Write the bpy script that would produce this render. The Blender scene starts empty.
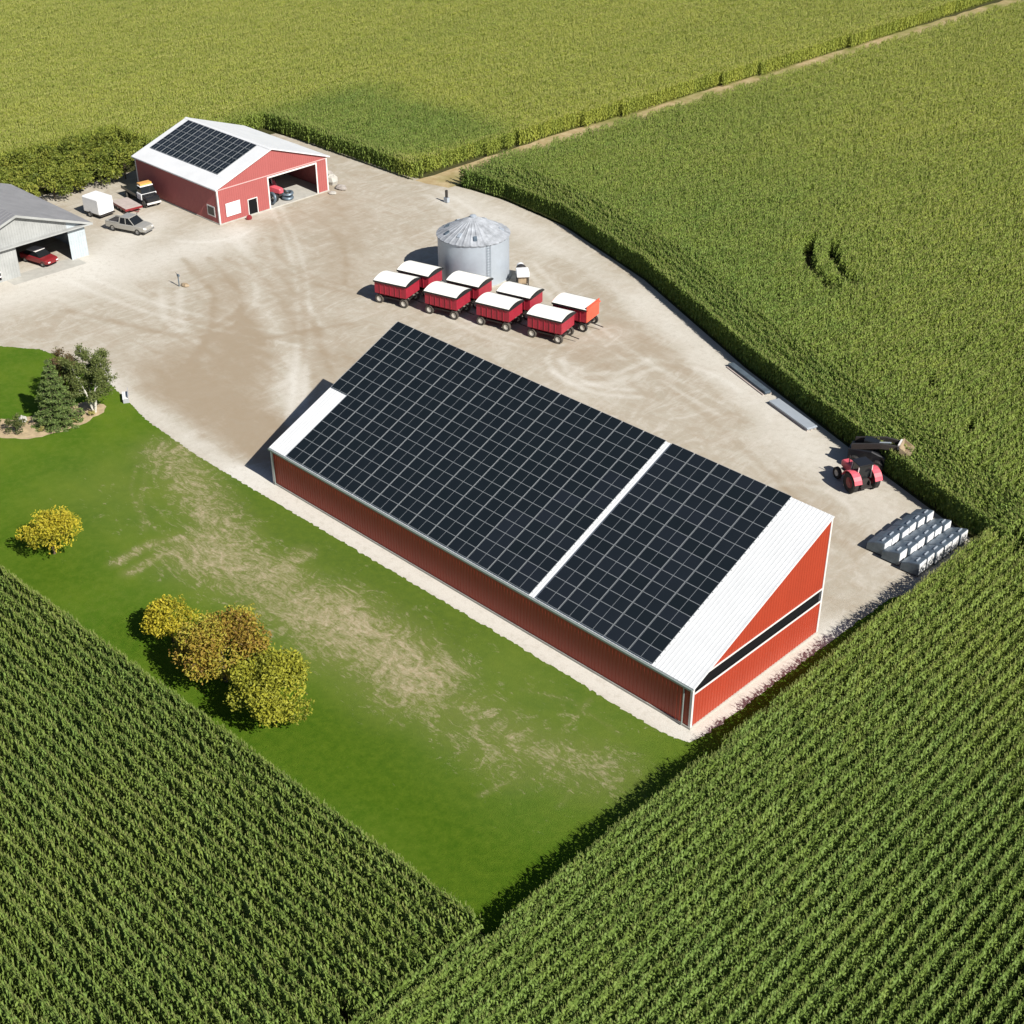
import bpy, math, random
import numpy as np
from mathutils import Vector, Matrix, Euler
from mathutils.geometry import delaunay_2d_cdt
random.seed(7); RNG=np.random.default_rng(11)
PI=math.pi; R=math.radians
sc=bpy.context.scene; COL=sc.collection

# ------------------------------------------------------------------ camera
cam=bpy.data.cameras.new('camera'); camo=bpy.data.objects.new('camera',cam); COL.objects.link(camo)
CR=Vector((0.71184,0.70233,-0.00327)); CU=Vector((-0.37462,0.38363,0.84409)); CF=Vector((-0.59409,0.59963,-0.53619))
CP=Vector((40.256,-56.515,59.806)); FPX=1422.2
camo.matrix_world=Matrix(((CR.x,CU.x,-CF.x,CP.x),(CR.y,CU.y,-CF.y,CP.y),(CR.z,CU.z,-CF.z,CP.z),(0,0,0,1)))
cam.sensor_width=36; cam.lens=FPX/1024*36; cam.clip_end=8000; cam.clip_start=.5
sc.camera=camo

# ------------------------------------------------------------------ light
SUN_EL=R(39.7); SUN_AZ=R(-2.6)
S=Vector((math.cos(SUN_EL)*math.cos(SUN_AZ),math.cos(SUN_EL)*math.sin(SUN_AZ),math.sin(SUN_EL)))
sl=bpy.data.lights.new('sun','SUN'); sl.energy=4.9; sl.angle=R(.5); sl.color=(1,.95,.87)
so=bpy.data.objects.new('sun',sl); COL.objects.link(so); so.rotation_euler=S.to_track_quat('Z','Y').to_euler(); so.location=(60,-10,80)
w=bpy.data.worlds.new('World'); sc.world=w; w.use_nodes=True
nt=w.node_tree; bg=nt.nodes['Background']; sky=nt.nodes.new('ShaderNodeTexSky'); sky.sky_type='NISHITA'; sky.sun_disc=False
sky.sun_elevation=SUN_EL; sky.sun_rotation=PI/2-SUN_AZ; sky.air_density=.8; sky.dust_density=.6
nt.links.new(sky.outputs[0],bg.inputs[0]); bg.inputs[1].default_value=.05
vs=sc.view_settings; vs.view_transform='Standard'; vs.look='None'; vs.gamma=1; vs.use_curve_mapping=False; vs.exposure=.62
sc.render.engine='CYCLES'; sc.cycles.max_bounces=6; sc.cycles.transparent_max_bounces=4
sc.cycles.use_denoising=True

# ------------------------------------------------------------------ materials
class NT:
    def __init__(s,name):
        s.m=bpy.data.materials.new(name); s.m.use_nodes=True; s.t=s.m.node_tree; s.b=s.t.nodes['Principled BSDF']
    def n(s,k,**kw):
        o=s.t.nodes.new('ShaderNode'+k)
        for a,v in kw.items(): setattr(o,a,v)
        return o
    def l(s,a,b): s.t.links.new(a,b)
    def inp(s,node,i,v):
        if hasattr(v,'is_linked'): s.l(v,node.inputs[i])
        else: node.inputs[i].default_value=v
    def pos(s,sx=1,sy=1,sz=1,rot=0,obj=False):
        tc=s.n('TexCoord') if obj else s.n('NewGeometry'); mp=s.n('Mapping'); mp.inputs['Scale'].default_value=(sx,sy,sz); mp.inputs['Rotation'].default_value=(0,0,rot)
        s.l(tc.outputs['Object' if obj else 'Position'],mp.inputs[0]); return mp.outputs[0]
    def noise(s,scale,detail=4,rough=.6,vec=None,dist=0):
        o=s.n('TexNoise'); o.inputs['Scale'].default_value=scale; o.inputs['Detail'].default_value=detail; o.inputs['Roughness'].default_value=rough; o.inputs['Distortion'].default_value=dist
        s.l(vec if vec is not None else s.pos(),o.inputs['Vector']); return o.outputs[0]
    def rng(s,v,a,b,c=0,d=1):
        o=s.n('MapRange'); s.inp(o,0,v)
        for i,x in enumerate((a,b,c,d)): o.inputs[i+1].default_value=x
        return o.outputs[0]
    def math(s,op,a,b=0.):
        o=s.n('Math',operation=op); s.inp(o,0,a); s.inp(o,1,b); return o.outputs[0]
    def attr(s,name,inst=False):
        o=s.n('Attribute',attribute_name=name)
        if inst: o.attribute_type='INSTANCER'
        return o.outputs['Fac']
    def mix(s,f,a,b,mode='MIX'):
        o=s.n('Mix',data_type='RGBA',blend_type=mode); s.inp(o,0,f)
        for i,v in ((6,a),(7,b)):
            if isinstance(v,tuple): v=tuple(v)+(1,) if len(v)==3 else v
            s.inp(o,i,v)
        return o.outputs[2]
    def bump(s,h,st=.3,d=.05):
        o=s.n('Bump'); o.inputs['Strength'].default_value=st; o.inputs['Distance'].default_value=d; s.l(h,o.inputs['Height']); s.l(o.outputs[0],s.b.inputs['Normal'])
    def col(s,v): s.inp(s.b,0,v if not isinstance(v,tuple) else tuple(v)+(1,))
    def set(s,rough=.6,metal=0,spec=.5):
        s.b.inputs['Roughness'].default_value=rough; s.b.inputs['Metallic'].default_value=metal; s.b.inputs['Specular IOR Level'].default_value=spec

def paint(name,c,rough=.5,var=.12,metal=0,scale=1.5,spec=.4,dirt=None):
    k=NT(name); n=k.noise(scale,5,.65); n2=k.noise(scale*9,3,.6)
    lo=tuple(x*(1-var) for x in c); hi=tuple(min(1,x*(1+var)) for x in c)
    v=k.mix(k.rng(n,.3,.7),lo,hi); v=k.mix(k.rng(n2,.55,.8,0,.35),v,lo)
    if dirt: v=k.mix(k.rng(k.noise(scale*2.3,6,.7),.5,.75,0,.6),v,dirt)
    k.col(v); k.set(rough,metal,spec); return k.m
def flat(name,c,rough=.5,metal=0,spec=.5): return paint(name,c,rough,.06,metal,3,spec)

M={}
M['red_wall']=paint('red_wall_metal',(.34,.046,.021),.5,.05,0,.5)
M['dark_red_wall']=paint('faded_red_wall_metal',(.34,.095,.09),.55,.05,0,.5)
M['white_roof']=paint('white_roof_metal',(.64,.655,.67),.5,.05,0,.5,.4)
M['white_trim']=flat('white_trim',(.66,.64,.62),.5)
M['concrete']=paint('concrete',(.40,.39,.355),.9,.12)
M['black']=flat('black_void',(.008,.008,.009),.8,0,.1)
M['gutter']=flat('gutter_metal',(.26,.31,.30),.45,.3)
M['grey_roof']=paint('weathered_grey_roof',(.25,.25,.26),.55,.12,.2,.6)
M['grey_wall']=paint('pale_grey_cladding',(.33,.34,.335),.6,.14,0,.7)
M['bluewhite']=paint('bluish_white_cladding',(.40,.45,.48),.6,.08)
M['galv']=paint('galvanised_steel',(.42,.47,.53),.5,.04,.35,2)
M['galv_roof']=paint('galvanised_roof_steel',(.33,.35,.38),.6,.35,.15,1.3)
M['galv_dark']=paint('dark_galvanised_steel',(.13,.17,.21),.45,.25,.4,1.5)
M['wagon_red']=paint('wagon_red_paint',(.31,.020,.038),.4,.12,0,2,.4,(.30,.05,.05))
M['orange_red']=paint('orange_red_paint',(.62,.10,.055),.45,.1)
M['tarp']=paint('white_tarp',(.78,.77,.72),.7,.05,0,1.2)
M['black_vinyl']=flat('black_vinyl',(.015,.016,.017),.5)
M['tyre']=flat('tyre_rubber',(.018,.017,.016),.8)
M['dusty_tyre']=paint('dusty_tyre_rubber',(.07,.062,.052),.9,.3)
M['rim_white']=flat('white_rim',(.55,.52,.46),.5)
M['rim_grey']=flat('grey_rim',(.3,.3,.3),.4,.6)
M['frame_dark']=flat('dark_chassis_paint',(.035,.03,.028),.6)
M['silver_paint']=flat('silver_car_paint',(.38,.37,.34),.3,.3)
M['glass']=flat('car_glass',(.012,.014,.016),.08)
M['black_paint']=flat('black_car_paint',(.014,.015,.018),.3)
M['white_paint']=flat('white_paint',(.74,.75,.76),.4)
M['grey_paint']=flat('grey_paint',(.36,.37,.40),.5)
M['car_red']=flat('maroon_car_paint',(.20,.018,.022),.3)
M['amber']=flat('amber_plastic',(.65,.34,.10),.5)
M['deck_wood']=paint('pinkish_grey_deck_wood',(.42,.36,.33),.8,.12)
M['tractor_red']=paint('faded_tractor_red',(.62,.10,.13),.45,.2)
M['tan']=paint('rusty_tan_steel',(.34,.26,.17),.7,.3)
M['rock']=paint('fieldstone',(.36,.33,.30),.9,.35)
M['bark']=paint('bark',(.10,.075,.05),.9,.3,0,6)
M['birch_bark']=paint('white_birch_bark',(.55,.53,.48),.8,.2,0,6)
M['mulch']=paint('dry_bed_mulch',(.40,.31,.19),.95,.25,0,2)
M['frame_al']=flat('aluminium_panel_frame',(.26,.28,.295),.5,.15)

def mat_cells():
    k=NT('dark_solar_cells'); oi=k.n('ObjectInfo'); n=k.noise(.6,2,.5)
    f=k.math('ADD',k.math('MULTIPLY',oi.outputs['Random'],.6),k.math('MULTIPLY',n,.4))
    c=k.mix(f,(.007,.011,.0135),(.0145,.0185,.026))
    k.col(c); k.set(.22,0,.28); return k.m
M['cells']=mat_cells()

def mat_corn_leaf():
    k=NT('corn_leaf')
    t=k.attr('tint',True); oi=k.n('ObjectInfo')
    n=k.noise(6,3,.7); n2=k.noise(.13,3,.6)
    green=k.mix(k.rng(n,.3,.7),(.092,.170,.030),(.220,.310,.078))
    green=k.mix(k.rng(n2,.4,.7,0,.35),green,(.160,.220,.042))
    yel=k.mix(k.rng(n,.3,.7),(.285,.315,.042),(.37,.395,.080))
    c=k.mix(t,green,yel)
    c=k.mix(k.math('MULTIPLY',oi.outputs['Random'],.4),c,(.135,.200,.033))
    k.col(c); k.set(.55,0,.16)
    tr=k.n('BsdfTranslucent'); k.l(k.mix(.5,c,(.12,.17,.02)),tr.inputs[0])
    ms=k.n('MixShader'); ms.inputs[0].default_value=.18
    k.l(k.b.outputs[0],ms.inputs[1]); k.l(tr.outputs[0],ms.inputs[2])
    k.l(ms.outputs[0],k.t.nodes['Material Output'].inputs[0]); return k.m
M['corn_leaf']=mat_corn_leaf()
def mat_tassel():
    k=NT('corn_tassel'); t=k.attr('tint',True)
    k.col(k.mix(t,(.17,.21,.05),(.40,.39,.12))); k.set(.8); return k.m
M['tassel']=mat_tassel()

def mat_leaf(name,cols,trans=.2):
    k=NT(name); a=k.attr('tone'); r=k.n('ValToRGB'); cr=r.color_ramp
    while len(cr.elements)<len(cols): cr.elements.new(.5)
    for i,c in enumerate(cols):
        cr.elements[i].position=i/(len(cols)-1); cr.elements[i].color=tuple(c)+(1,)
    k.l(a,r.inputs[0]); k.col(r.outputs[0]); k.set(.6,0,.3)
    tr=k.n('BsdfTranslucent'); k.l(r.outputs[0],tr.inputs[0]); ms=k.n('MixShader'); ms.inputs[0].default_value=trans
    k.l(k.b.outputs[0],ms.inputs[1]); k.l(tr.outputs[0],ms.inputs[2]); k.l(ms.outputs[0],k.t.nodes['Material Output'].inputs[0]); return k.m

def mat_gravel():
    k=NT('gravel'); a=k.attr('tone'); p=k.pos()
    n=k.noise(.12,6,.6,p); n2=k.noise(1.6,8,.78,p); n3=k.noise(11,5,.75,p)
    st=k.noise(.3,7,.7,k.pos(.6,1.3,1,.45),1.5); st2=k.noise(.45,8,.74,k.pos(1.4,.55,1,.7),1.8)
    c=k.mix(k.rng(n,.35,.68),(.365,.33,.262),(.475,.445,.38))
    c=k.mix(k.rng(st,.42,.66,0,.75),c,(.35,.295,.222))
    c=k.mix(k.rng(st2,.46,.68,0,.7),c,(.56,.53,.475))
    c=k.mix(k.rng(a,0,1,0,1),c,(.62,.60,.55))
    c=k.mix(k.rng(k.math('ADD',a,k.math('MULTIPLY',k.math('SUBTRACT',k.noise(.45,7,.75,k.pos(.7,1.5,1,.5)),.5),1.7)),.1,-.9,0,.85),c,(.285,.22,.145))
    c=k.mix(k.rng(n2,.5,.72,0,.5),c,(.31,.275,.215))
    c=k.mix(k.rng(n3,.38,.68,0,.38),c,(.27,.245,.205))
    k.col(c); k.set(.95,0,.15); k.bump(n3,.5,.04); return k.m
M['gravel']=mat_gravel()
def mat_lawn():
    k=NT('lawn_grass'); a=k.attr('dry'); p=k.pos()
    n=k.noise(.18,5,.6,p); n2=k.noise(1.6,6,.75,p); n3=k.noise(14,4,.75,p)
    st=k.noise(.42,8,.74,k.pos(.8,1.25,1,.9),2.2); st2=k.noise(1.3,7,.75,k.pos(.6,1.7,1,-.35),2.5)
    mow=k.n('TexWave'); mow.bands_direction='Y'; mow.inputs['Scale'].default_value=.16; mow.inputs['Distortion'].default_value=1.5; mow.inputs['Detail'].default_value=2; k.l(p,mow.inputs[0])
    g=k.mix(k.rng(n,.35,.65),(.062,.136,.009),(.120,.186,.016))
    g=k.mix(k.math('MULTIPLY',mow.outputs['Fac'],.28),g,(.085,.165,.014))
    g=k.mix(k.rng(n2,.44,.72,0,.6),g,(.150,.200,.032))
    g=k.mix(k.rng(n3,.35,.7,0,.5),g,(.045,.088,.010))
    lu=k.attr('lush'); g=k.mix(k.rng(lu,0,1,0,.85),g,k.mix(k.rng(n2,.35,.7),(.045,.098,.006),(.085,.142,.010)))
    pale=k.mix(k.rng(n2,.35,.7),(.20,.19,.075),(.17,.19,.055))
    f0=k.rng(a,.05,.75,0,.6); g=k.mix(f0,g,pale)
    patch=k.math('ADD',k.math('MULTIPLY',st,.55),k.math('MULTIPLY',st2,.45))
    m=k.math('ADD',k.math('MULTIPLY',a,.60),k.math('MULTIPLY',k.rng(patch,.36,.64),.70))
    f=k.rng(m,.66,1.06,0,.9)
    dry=k.mix(k.rng(k.noise(4,5,.7,p),.35,.7),(.33,.265,.155),(.50,.43,.31))
    k.col(k.mix(f,g,dry)); k.set(.95,0,.02); k.bump(n3,.8,.08); return k.m
M['lawn']=mat_lawn()
def mat_terrain():
    k=NT('field_soil'); n=k.noise(.05,5,.6); n2=k.noise(1.3,5,.7)
    c=k.mix(k.rng(n,.35,.7),(.05,.055,.02),(.08,.075,.03)); k.col(k.mix(k.rng(n2,.4,.7),c,(.035,.035,.016))); k.set(.95,0,.1); return k.m
M['soil']=mat_terrain()
def mat_lane():
    k=NT('dirt_lane'); n=k.noise(.8,6,.7); n2=k.noise(.12,4,.6)
    c=k.mix(k.rng(n,.35,.65),(.30,.22,.11),(.43,.35,.21)); k.col(k.mix(k.rng(n2,.42,.62,0,.9),c,(.17,.18,.05))); k.set(.95,0,.1); return k.m
M['lane']=mat_lane()

# ------------------------------------------------------------------ mesh helper
class MB:
    def __init__(s): s.v=[]; s.f=[]; s.mi=[]
    def add(s,vs,fs,mi=0):
        o=len(s.v); s.v+= [tuple(v) for v in vs]; s.f+=[tuple(o+i for i in f) for f in fs]; s.mi+=[mi]*len(fs); return s
    def box(s,x0,x1,y0,y1,z0,z1,mi=0):
        return s.add([(x0,y0,z0),(x1,y0,z0),(x1,y1,z0),(x0,y1,z0),(x0,y0,z1),(x1,y0,z1),(x1,y1,z1),(x0,y1,z1)],
            [(0,3,2,1),(4,5,6,7),(0,1,5,4),(1,2,6,5),(2,3,7,6),(3,0,4,7)],mi)
    def prism(s,poly,ax,a,b,mi=0):   # polygon in the two other axes, extruded along ax
        n=len(poly)
        def P(p,t): return {'x':(t,p[0],p[1]),'y':(p[0],t,p[1]),'z':(p[0],p[1],t)}[ax]
        vs=[P(p,a) for p in poly]+[P(p,b) for p in poly]
        fs=[tuple(range(n))[::-1],tuple(range(n,2*n))]+[(i,(i+1)%n,n+(i+1)%n,n+i) for i in range(n)]
        return s.add(vs,fs,mi)
    def loft(s,rings,mi=0,caps=True,close=True):
        n=len(rings[0]); vs=[p for r in rings for p in r]; fs=[]
        for k in range(len(rings)-1):
            for i in range(n if close else n-1):
                j=(i+1)%n; fs.append((k*n+i,k*n+j,(k+1)*n+j,(k+1)*n+i))
        if caps: fs+= [tuple(range(n))[::-1],tuple(range((len(rings)-1)*n,len(rings)*n))]
        return s.add(vs,fs,mi)
    def tube(s,pts,rad,n=8,mi=0):
        pts=[Vector(p) for p in pts]; rad=[rad]*len(pts) if not hasattr(rad,'__len__') else rad
        rings=[]
        for i,p in enumerate(pts):
            d=(pts[min(i+1,len(pts)-1)]-pts[max(i-1,0)]).normalized()
            a=d.cross(Vector((0,0,1)) if abs(d.z)<.9 else Vector((1,0,0))).normalized(); b=d.cross(a)
            rings.append([tuple(p+(a*math.cos(t)+b*math.sin(t))*rad[i]) for t in [2*PI*k/n for k in range(n)]])
        return s.loft(rings,mi)
    def lathe(s,prof,n=24,mi=0,axis='z',c=(0,0,0)):  # prof: (r, h)
        rings=[]
        for r,h in prof:
            ring=[]
            for k in range(n):
                t=2*PI*k/n; a,b=r*math.cos(t),r*math.sin(t)
                p={'z':(a,b,h),'y':(a,h,b),'x':(h,a,b)}[axis]; ring.append((p[0]+c[0],p[1]+c[1],p[2]+c[2]))
            rings.append(ring)
        return s.loft(rings,mi)
    def build(s,name,mats,parent=None,off=None,smooth=False,bevel=0):
        me=bpy.data.meshes.new(name); v=s.v
        if off is not None: v=[(p[0]-off[0],p[1]-off[1],p[2]-off[2]) for p in v]
        me.from_pydata(v,[],s.f)
        mats=mats if isinstance(mats,(list,tuple)) else [mats]
        for m in mats: me.materials.append(M[m] if isinstance(m,str) else m)
        if any(s.mi): me.polygons.foreach_set('material_index',s.mi)
        if smooth: me.polygons.foreach_set('use_smooth',[True]*len(me.polygons))
        me.update()
        o=bpy.data.objects.new(name,me); COL.objects.link(o)
        if parent: o.parent=parent
        if bevel:
            b=o.modifiers.new('bevel','BEVEL'); b.width=bevel; b.segments=2; b.limit_method='ANGLE'
        return o
def tag(o,label=None,cat=None,group=None,kind=None):
    if label: o['label']=label
    if cat: o['category']=cat
    if group: o['group']=group
    if kind: o['kind']=kind
    return o
def thing(name,label,cat,loc=(0,0,0),rz=0,group=None):
    o=bpy.data.objects.new(name,None); COL.objects.link(o); o.location=loc; o.rotation_euler=(0,0,rz); o.empty_display_size=.5
    return tag(o,label,cat,group)
def copy_tree(o,parent=None):
    c=o.copy(); COL.objects.link(c); c.parent=parent
    for ch in list(o.children): copy_tree(ch,c)
    return c
def place(root,first,loc,rz,label,group=None,scale=None):
    o=root if first else copy_tree(root)
    o.location=loc; o.rotation_euler=(0,0,rz); o['label']=label
    if group: o['group']=group
    if scale: o.scale=(scale,)*3
    return o
def add_attr(me,name,vals):
    a=me.attributes.new(name,'FLOAT','POINT'); a.data.foreach_set('value',np.asarray(vals,np.float32))

# ------------------------------------------------------------------ ground sheets
def seg_dist(P,line):
    d=np.full(len(P),1e9)
    for (a,b) in zip(line[:-1],line[1:]):
        a=np.array(a,float); b=np.array(b,float); ab=b-a
        t=np.clip(((P-a)@ab)/(ab@ab),0,1); d=np.minimum(d,np.hypot(*(P-(a+t[:,None]*ab)).T))
    return d
def inside(P,poly):
    x,y=P[:,0],P[:,1]; r=np.zeros(len(P),bool); n=len(poly)
    for i in range(n):
        (x0,y0),(x1,y1)=poly[i],poly[(i+1)%n]
        if y0==y1: continue
        c=((y0>y)!=(y1>y))&(x<(x1-x0)*(y-y0)/(y1-y0)+x0); r^=c
    return r
def dense(poly,step,jit=0,closed=True):
    out=[]; n=len(poly)
    for i in range(n if closed else n-1):
        a=np.array(poly[i],float); b=np.array(poly[(i+1)%n],float); L=np.hypot(*(b-a)); k=max(1,int(L/step))
        for j in range(k):
            p=a+(b-a)*j/k
            if jit: p=p+RNG.normal(0,jit,2)
            out.append(tuple(p))
    return out
def sheet(name,poly,z,step,mat,attr=None,fn=None,jit=0,bstep=None):
    b=dense(poly,bstep or step,jit); n=len(b)
    P=np.array(b); x0,y0=P.min(0); x1,y1=P.max(0)
    gx,gy=np.meshgrid(np.arange(x0,x1,step),np.arange(y0,y1,step)); G=np.c_[gx.ravel(),gy.ravel()]
    G=G+RNG.uniform(-.2,.2,G.shape)*step
    G=G[inside(G,b)]; G=G[seg_dist(G,b+[b[0]])>step*.35]
    vs=[Vector(p) for p in b]+[Vector(p) for p in G]
    v,e,f,_,_,_=delaunay_2d_cdt(vs,[(i,(i+1)%n) for i in range(n)],[],1,1e-4)
    me=bpy.data.meshes.new(name); me.from_pydata([(p.x,p.y,z) for p in v],[],[tuple(t) for t in f]); me.update()
    # all faces up
    if len(me.polygons) and me.polygons[0].normal.z<0: me.flip_normals()
    me.materials.append(M[mat])
    if attr: add_attr(me,attr,fn(np.array([(p.x,p.y) for p in v])))
    if name=='lawn': add_attr(me,'lush',stroke_field({'lush':1})(np.array([(p.x,p.y) for p in v])))
    o=bpy.data.objects.new(name,me); COL.objects.link(o); tag(o,kind='structure'); return o
STROKES=[
('dry',2.4,.72,[(-53.3,-3.2),(-48.2,-4.5),(-43.1,-5.9),(-37.7,-7.6)]),('dry',1.7,.8,[(-44.7,-5.4),(-41.9,-6.8),(-38.1,-8.5)]),
('dry',.8,.72,[(-42.1,-15.1),(-42.4,-12.1),(-41.4,-9.6)]),('dry',.8,.72,[(-40.3,-15.2),(-40.6,-12.4),(-39.9,-9.7)]),
('dry',3.0,.85,[(-39.1,-9.9),(-34.0,-9.0),(-27.2,-8.8),(-22.4,-9.1)]),('dry',6,.3,[(-50,-8),(-35,-7),(-20,-6),(-5,-6)]),('dry',1.3,.7,[(-32.7,-10.9),(-32.9,-7.5),(-33.2,-5.0)]),
('dry',3.2,.9,[(-26.6,-8.3),(-21.5,-8.1),(-15.8,-8.6)]),('dry',2.6,.6,[(-15.8,-8.6),(-10.1,-8.7),(-5.3,-8.2),(-1.6,-6.8)]),
('dry',2.0,.5,[(-22.6,-10.8),(-16.0,-10.3),(-9.2,-10.4),(-5.0,-10.2)]),('dry',.5,.5,[(-55.6,-2.5),(-52.1,-6.0),(-48.4,-9.1),(-44.4,-11.2)]),
('dry',.5,.5,[(-52.6,-2.0),(-48.6,-4.9),(-43.1,-8.0)]),('dry',.35,.5,[(-5.2,-13.4),(-4.7,-10.5),(-5.5,-6.1),(-6.4,-2.3)]),
('dry',.35,.45,[(-1.2,-10.7),(-2.0,-7.2),(-3.1,-4.5)]),('dry',.35,.45,[(-10.4,-4.7),(-7.3,-3.2),(-2.8,-3.5)]),

('dry',.3,.5,[(-55,-2.6),(-54.4,-4.5),(-53,-6.5),(-50.5,-8.6),(-47.5,-10),(-44,-10.6),(-40,-10)]),('dry',.3,.45,[(-53.8,-2.6),(-53,-4.6),(-51,-6.9),(-48,-8.4),(-44.6,-9.3),(-40,-8.8)]),('dry',.25,.45,[(-8,-3.4),(-6.4,-4.6),(-5.2,-6.2),(-4.7,-8),(-5,-10)]),('dry',.3,.45,[(-30,-4.5),(-26.5,-5.5),(-23.5,-7.3),(-20.5,-9.6),(-17.5,-11.4),(-13,-12.6)]),
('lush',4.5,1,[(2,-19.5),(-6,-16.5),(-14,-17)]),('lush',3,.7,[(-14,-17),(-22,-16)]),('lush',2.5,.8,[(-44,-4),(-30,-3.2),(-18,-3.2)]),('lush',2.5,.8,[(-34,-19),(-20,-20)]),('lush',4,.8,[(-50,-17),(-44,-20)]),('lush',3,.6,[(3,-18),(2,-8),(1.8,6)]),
('lite',2.0,.5,[(-99.3,41.2),(-78.7,26.5),(-64.0,16.8),(-50.8,7.1)]),('lite',1.2,.5,[(-90.4,31.4),(-73.4,20.8),(-57.5,14.1),(-48.9,6.5)]),
('lite',4.0,.7,[(-92.2,2.5),(-90.2,15.5),(-89.5,28.0)]),('lite',1.6,.9,[(-70,.9),(-63.7,-.2),(-52.4,-.6),(-44.7,-1.1)]),
('lite',1.5,.95,[(-46,-.9),(-20,-.7),(1,-.5),(1,15)]),
('lite',3.5,.6,[(-45.1,48.3),(-33.4,43.4),(-19.8,37.3),(-11.8,33.2),(-3,27)]),('lite',.5,.5,[(-40.3,30.3),(-37.2,29.9),(-34.9,32.1),(-34.1,37.5)]),
('lite',.5,.5,[(-41.5,32.6),(-37.9,32.0),(-35.8,34.6),(-35.6,38.3)]),('lite',.4,.35,[(-82.5,15.5),(-75.9,11.6),(-71.5,11.0)]),
('lite',.4,.4,[(-69.7,24.4),(-64.5,22.0),(-61.0,21.2)]),('lite',.4,.35,[(-81.0,16.9),(-74.8,12.7),(-68.6,10.7)]),
('lite',3,.7,[(-96,8),(-94,13),(-97,20),(-100,26)]),('lite',2.5,.5,[(-80,56),(-66,54),(-52,49)]),
('dark',6.0,.55,[(-66,7),(-58,5),(-50,5)]),('dark',2.5,.6,[(-50,5),(-47,3)]),('dark',3,.55,[(-78,22),(-70,17),(-60,12)]),('dark',5.0,.5,[(-62.9,4.6),(-54.9,4.4),(-50.9,4.6)]),('dark',4.0,.55,[(-69.3,14.8),(-61.5,16.1),(-57.1,17.4)]),
('dark',3.0,.5,[(-93.4,47.0),(-81.4,40.2),(-71.1,30.2)]),('dark',3.0,.6,[(-90,36),(-81.6,27.6),(-64.4,19.6)]),
('dark',3.5,.5,[(-44.5,35.7),(-38.8,35.2),(-37.5,39.4)]),('dark',2.5,.6,[(-12.2,29.5),(-7.4,27.9),(-4.3,26.0)]),
('dark',1.5,.5,[(-58.2,50.4),(-49.7,47.4),(-43.3,43.2)]),('dark',1.5,.4,[(-40.4,42.9),(-30.2,37.9),(-22.3,34.9)]),
('dark',.4,.5,[(-85,6),(-75,9),(-66,14),(-62,24)]),('dark',.4,.5,[(-88,22),(-78,19),(-70,13),(-62,3)]),('dark',.4,.45,[(-86,24),(-76,21),(-68,15),(-60,5)]),
]
for (cx0,cy0,r0,a0,a1,kk,am) in [(-84,14,12,-40,60,'lite',.3),(-84,14,13.7,-40,60,'lite',.3),(-37,35,5.2,150,330,'lite',.45),(-37,35,6.7,150,330,'lite',.45),(-31,36,4,100,300,'dark',.3),(-30,33,9,60,200,'lite',.3),(-75,40,14,220,330,'dark',.3),(-75,40,15.6,220,330,'dark',.3),(-10,27,4,20,220,'lite',.4),(-6,22,3.5,-30,160,'dark',.3),(-62,10,6,-20,150,'lite',.25),(-97,30,8,-60,30,'lite',.35),(-52,42,12,230,320,'lite',.3),(-52,42,13.6,230,320,'lite',.3)]:
    STROKES.append((kk,.33,am,[(cx0+r0*math.cos(R(a0+(a1-a0)*t/14)),cy0+r0*math.sin(R(a0+(a1-a0)*t/14))*.8) for t in range(15)]))
for (x0,y0,x1,y1,bw,kk,am) in [(-99,41,-50,7,3,'lite',.4),(-97.5,41.5,-49,7.5,3,'lite',.4),(-93,12,-60,20,-2,'lite',.4),(-93,10,-60,18,-2,'lite',.4),(-84,56,-66,48,2,'lite',.3),(-84,54,-66,46,2,'lite',.3),(-88,30,-52,14,2,'dark',.3),(-88,28,-52,12,2,'dark',.3),(-80,8,-56,9,2,'dark',.3),(-60,48,-24,36,-2,'lite',.4),(-60,46.4,-24,34.4,-2,'lite',.4),(-40,38,-8,26,1,'dark',.4),(-92,40,-70,30,3,'dark',.3)]:
    STROKES.append((kk,.35,am,[(x0+(x1-x0)*t/10,y0+(y1-y0)*t/10+bw*math.sin(PI*t/10)) for t in range(11)]))
def stroke_field(kinds):
    def fn(P):
        out=np.zeros(len(P))
        for k,wd,a,l in STROKES:
            if k not in kinds: continue
            wd2=wd*(1.35 if k=='dry' and wd>1.1 else 1); g=a*np.exp(-(seg_dist(P,l)/wd2)**2)
            if kinds[k]>0: out=np.maximum(out,g) if k=='dry' else out+g
            else: out=out-g
        return np.clip(out,-1,1)
    return fn
g=MB(); g.add([(-3000,-3000,-.03),(3000,-3000,-.03),(3000,3000,-.03),(-3000,3000,-.03)],[(0,1,2,3)]); tag(g.build('ground','soil'),kind='structure')
C_EDGE=[(3.6,31.6),(.6,32.4),(-8.2,35.6),(-15.8,38.6),(-28.1,43.4),(-48.1,52.6),(-64.6,58.0),(-75.5,59.3),(-81,59.0),(-85.2,58.4)]
yard=[(2.6,-.6),(2.4,31.8)]+C_EDGE[1:]+[(-88.6,57.3),(-106,57.3),(-116,56),(-117,20),(-140,20),(-140,-8),(-84,-6),(-70,-2.2),(-52,-3),(2,-1.4)]
sheet('gravel_yard',yard,0,.36,'gravel','tone',stroke_field({'lite':1,'dark':-1}))
lawn_poly=[(-140,-23.6),(-46,-21.9),(4.2,-20.6),(4.2,24.5),(3.2,25.5),(1.4,21),(1.15,9.8),(1.1,.4),(.7,-1.1),(-1.4,-1.5),(-15.7,-1.45),(-37.6,-1.7),(-51,-1.8),(-59.2,-1.3),(-67.4,.2),(-74.7,.3),(-78.9,-.6),(-82.2,-2.9),(-90,-6.5),(-140,-14)]
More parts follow.
